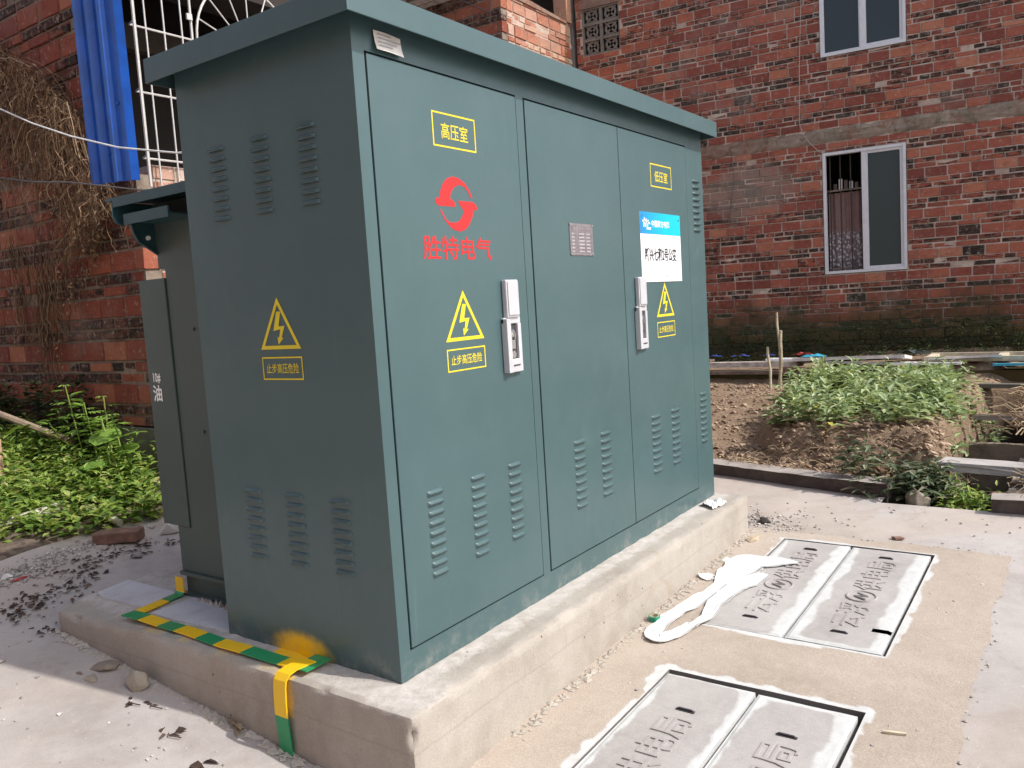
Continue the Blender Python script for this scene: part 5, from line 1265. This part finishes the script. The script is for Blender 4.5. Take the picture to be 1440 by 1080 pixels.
# looped white cloth strip
def cloth_strip(pts, name=None):
    """centre points with half widths -> wavy thin band"""
    P = []; n = len(pts)
    for i in range(n-1):
        for k in range(7):
            t = k/7; a, b = pts[i], pts[i+1]; m0 = pts[max(i-1, 0)]; m1 = pts[min(i+2, n-1)]
            f = lambda j: .5*((2*a[j]) + (-m0[j]+b[j])*t + (2*m0[j]-5*a[j]+4*b[j]-m1[j])*t*t + (-m0[j]+3*a[j]-3*b[j]+m1[j])*t**3)
            P.append((f(0), f(1), f(2)))
    P.append(pts[-1]); vs = []; K = 9; N = len(P)
    for i, (x, y, wd) in enumerate(P):
        q0, q1 = P[max(i-1, 0)], P[min(i+1, N-1)]; t = Vector((q1[0]-q0[0], q1[1]-q0[1])); t = t.normalized() if t.length > 0 else Vector((1, 0)); nn = Vector((-t.y, t.x))
        for k in range(K):
            u = (k/(K-1)-.5)*2; wv = wd*(1+.20*float(vnoise([(i*.33, 3 if u > 0 else 9, 1)])[0])); xx, yy = x+nn.x*u*wv, y+nn.y*u*wv
            z = gz(xx, yy)+.0105+.006*(1+float(fbm([(xx*16, yy*16, 2)], 1.5, 3)[0]))+.0022*math.sin(k*2.1+i*.3)
            vs.append((xx, yy, z))
    fs = [(i*K+k, i*K+k+1, (i+1)*K+k+1, (i+1)*K+k) for i in range(N-1) for k in range(K-1)]
    mb = MB(); off = len(vs); allv = vs + [(x, y, z-.003) for x, y, z in vs]; rim = [(i*K, (i+1)*K) for i in range(N-1)] + [((i+1)*K+K-1, i*K+K-1) for i in range(N-1)] + [(k+1, k) for k in range(K-1)] + [((N-1)*K+k, (N-1)*K+k+1) for k in range(K-1)]
    mb.add(allv, fs + [tuple(off+q for q in f[::-1]) for f in fs] + [(a, b, off+b, off+a)[::-1] for a, b in rim]); return mb
CL = thing('cloth_strip', 'looped strip of white cloth lying over the mortar and the far trench cover', 'cloth', (1.4, -.3, -.2))
A_ = cloth_strip([(1.16, -.335, .020), (1.06, -.315, .026), (1.005, -.272, .030), (1.07, -.236, .034), (1.20, -.242, .032), (1.38, -.270, .030), (1.55, -.285, .028), (1.70, -.290, .060), (1.84, -.315, .082), (1.90, -.41, .055), (1.915, -.50, .012)])
A_.build('band', M['cloth'], CL, smooth=True)
B_ = cloth_strip([(1.15, -.337, .021), (1.22, -.357, .021), (1.30, -.352, .024), (1.40, -.342, .034), (1.53, -.352, .048), (1.66, -.388, .042), (1.74, -.405, .030)]); B_.build('band', M['cloth'], CL, smooth=True)
C_ = cloth_strip([(1.60, -.235, .014), (1.625, -.205, .030), (1.65, -.185, .022)]); C_.build('loose_end', M['cloth'], CL, smooth=True)

# ---- dead leaves, pebbles
def dead(mb, x, y, s, z=None):
    z = gz(x, y)+.004 if z is None else z; an = random.uniform(0, 6.28); d = Vector((math.cos(an), math.sin(an), random.uniform(-.05, .35)))
    leaf(mb, (x, y, z), d, (random.uniform(-.5, .5), random.uniform(-.5, .5), 1), s, s*random.uniform(.3, .6), random.uniform(.2, .9))
mb = MB()
for (cx, cy, n, sx, sy) in ((.33, 2.13, 60, .10, .06), (.18, 2.02, 22, .05, .05), (-.07, 1.94, 70, .09, .05), (-.17, 1.86, 30, .06, .04), (.10, 2.0, 14, .04, .04), (.52, 2.13, 10, .05, .02), (.62, 2.09, 8, .02, .03), (.27, 2.2, 8, .03, .02), (-.16, 1.66, 8, .05, .05), (0.05, 1.80, 12, .08, .05)):
    for k in range(int(n*1.5)): dead(mb, random.gauss(cx, sx), random.gauss(cy, sy), random.uniform(.010, .036))
mb.build('dead_leaves', M['deadleaf'], kind='stuff', label='dark dead leaves scattered on the concrete behind the plinth corner', cat='leaf litter')
for n_, (x, y, s, lb) in enumerate(((-.145, .572, .075, 'curled dead leaf near the plinth foot, below the strap'), (-.28, .68, .05, 'dark shrivelled leaf with a stalk in the middle of the sunlit concrete'), (-.252, .935, .04, 'dark crumbled leaf on the edge of the shadow'), (-.223, .862, .035, 'small dark leaf right of the crumbled leaf'), (-.319, .470, .06, 'reddish dry twig at the bottom edge of the photo'))):
    mb = MB()
    for k in range(4): dead(mb, x+random.gauss(0, .008), y+random.gauss(0, .012), s*random.uniform(.5, .9))
    mb.tube([(x, y, gz(x, y)+.006), (x-.01, y-.02, gz(x, y)+.010), (x+.005, y-.055, gz(x, y)+.004)], .0018, 4); mb.build('dead_leaf', M['straw'] if n_ == 0 else M['deadleaf'], label=lb, cat='leaf', group='single dead leaves on the concrete')
pts = []
for k in range(520): pts.append((random.gauss(2.42, .10), random.gauss(-.10, .14), 0))
for k in range(60): pts.append((random.uniform(2.35, 2.9), random.uniform(-1.3, .5), 0))
for k in range(60): pts.append((random.uniform(.4, 2.3), random.uniform(-1.2, -.2), 0))
for k in range(110): pts.append((random.uniform(-.9, -.15), random.uniform(.2, 2.2), 0))
for k in range(520): pts.append((random.gauss(.02, .12), random.gauss(2.28, .06), 0))
for k in range(240): pts.append((random.uniform(.15, .7), random.gauss(2.36, .04), 0))
pts = [(x, y, gz(x, y)+.003) for x, y, z in pts if not (PX0-.01 < x < PX1+.01 and PY0-.01 < y < PY1+.01) and not inpit(x, y)]
scatter_lumps('pebbles', pts, M['pebble'], .0025, .0085, 'grit and small stones on the concrete', .6)
for n_, (x, y, mt, s, lb) in enumerate(((.01, 2.21, 'redp', (.045, .02, .012), 'red plastic scrap in the rubbish at the left'), (-.02, 2.26, 'whitebag', (.03, .03, .02), 'white lump in the rubbish at the left'), (-.06, 2.30, 'cyanp', (.02, .02, .01), 'bluish scrap in the rubbish at the left photo edge'), (.06, 2.30, 'pebble', (.035, .03, .03), 'pale rounded lump on the rubbish beside the red scrap'))):
    rk('rubbish_scrap', x, y, s, M[mt], lb, cat='rubbish', seed=30+n_, rough=.6)

# ================================================================ DRY VINE AND CABLES ON THE LEFT
VN = thing('dry_vine', 'tangled dry brown vine hanging on the wall of the brick house', 'vine', (1.1, 3.9, 1.9))
def vine_top(y):   # upper edge of the mass along the wall
    return np.interp(y, [3.02, 3.12, 3.38, 3.40, 3.70, 4.2, 5.5], [1.62, 1.78, 2.02, 2.30, 2.60, 2.86, 3.3])
mb = MB()
for k in range(1500):
    y = 3.03 + abs(random.gauss(0, .75)) if random.random() < .35 else random.uniform(3.1, 5.0)
    if y > 5.3: continue
    top = float(vine_top(y)); z = top - abs(random.gauss(0, .32)); x = 1.15 - abs(random.gauss(0, .085))
    p = Vector((x, y, z)); d = Vector((random.gauss(-.1, .25), random.gauss(.1, .6), random.gauss(-.5, .5))).normalized(); pp = [p.copy()]
    for j in range(random.randint(9, 16)):
        d = (d + Vector((random.gauss(0, .25), random.gauss(0, .25), random.gauss(-.12, .24)))).normalized(); p = p + d*random.uniform(.02, .045)
        if p.x > 1.152: p.x = 1.152
        if p.x < .95: p.x = .95
        ym = float(np.interp(p.z, [.6, 1.0, 1.3, 1.5, 1.62, 1.75], [4.0, 3.85, 3.55, 3.32, 3.12, 3.0])); 
        if p.y < ym: break
        if p.z > float(vine_top(p.y)) + .03: p.z = float(vine_top(p.y)) + .03
        pp.append(p.copy())
    if len(pp) < 3: continue
    mb.tube(pp, random.choice((.0009, .0011, .0013, .0016, .0019, .0026)), 3, cap=False)
# hanging tails
for (y0, z0, z1, n) in ((3.95, 1.5, .95, 34), (4.03, 1.2, .55, 16), (3.45, 1.75, 1.40, 12), (3.14, 1.72, 1.50, 6), (4.4, 1.6, .95, 22), (3.72, 1.6, 1.15, 18), (4.15, 1.5, .8, 16)):
    for k in range(n):
        p = Vector((1.13-abs(random.gauss(0, .03)), y0+random.gauss(0, .07), z0+random.gauss(0, .06))); pp = [p.copy()]
        while p.z > z1 + random.uniform(-.05, .15): p = p + Vector((random.gauss(0, .008), random.gauss(0, .018), -random.uniform(.03, .06))); p.x = min(p.x, 1.15); pp.append(p.copy())
        if len(pp) > 2: mb.tube(pp, random.uniform(.0010, .0028), 3, cap=False)
mb.build('strands', M['vine'], VN)
mb = MB()
for k in range(2000):
    y = random.uniform(3.05, 5.0); z = float(vine_top(y)) - abs(random.gauss(0, .40)); y = max(y, float(np.interp(z, [.6, 1.0, 1.3, 1.5, 1.62, 1.75], [4.0, 3.85, 3.55, 3.32, 3.12, 3.0]))); x = 1.14 - abs(random.gauss(0, .09)); an = random.uniform(0, 6.28)
    leaf(mb, (x, y, z), (random.gauss(-.2, .4), math.cos(an), math.sin(an)), (-1, 0, .3), random.uniform(.015, .04), .014, .6)
mb.build('withered_leaves', M['vine'], VN)
mb = MB(); pts = [(0.881, 5.318, 2.786), (0.9, 4.358, 2.513), (0.9, 3.862, 2.359), (0.9, 3.494, 2.21), (0.9, 3.082, 2.068), (0.9, 2.629, 1.936), (0.9, 2.115, 1.828), (0.9, 1.477, 1.768)]
mb.tube(pts, .0048, 6); mb.build('cable', M['cable'], label='white cable sagging across the vine and the blue sheet', cat='cable')
mb = MB(); mb.tube([(0.9, 5.126, 2.22), (0.9, 3.964, 1.965), (0.9, 3.542, 1.883), (0.9, 3.138, 1.826), (0.9, 2.447, 1.693), (0.9, 1.861, 1.634)], .0045, 6); mb.build('cable', M['dcable'], label='thin grey cable below the white one, passing under the blue sheet', cat='cable')
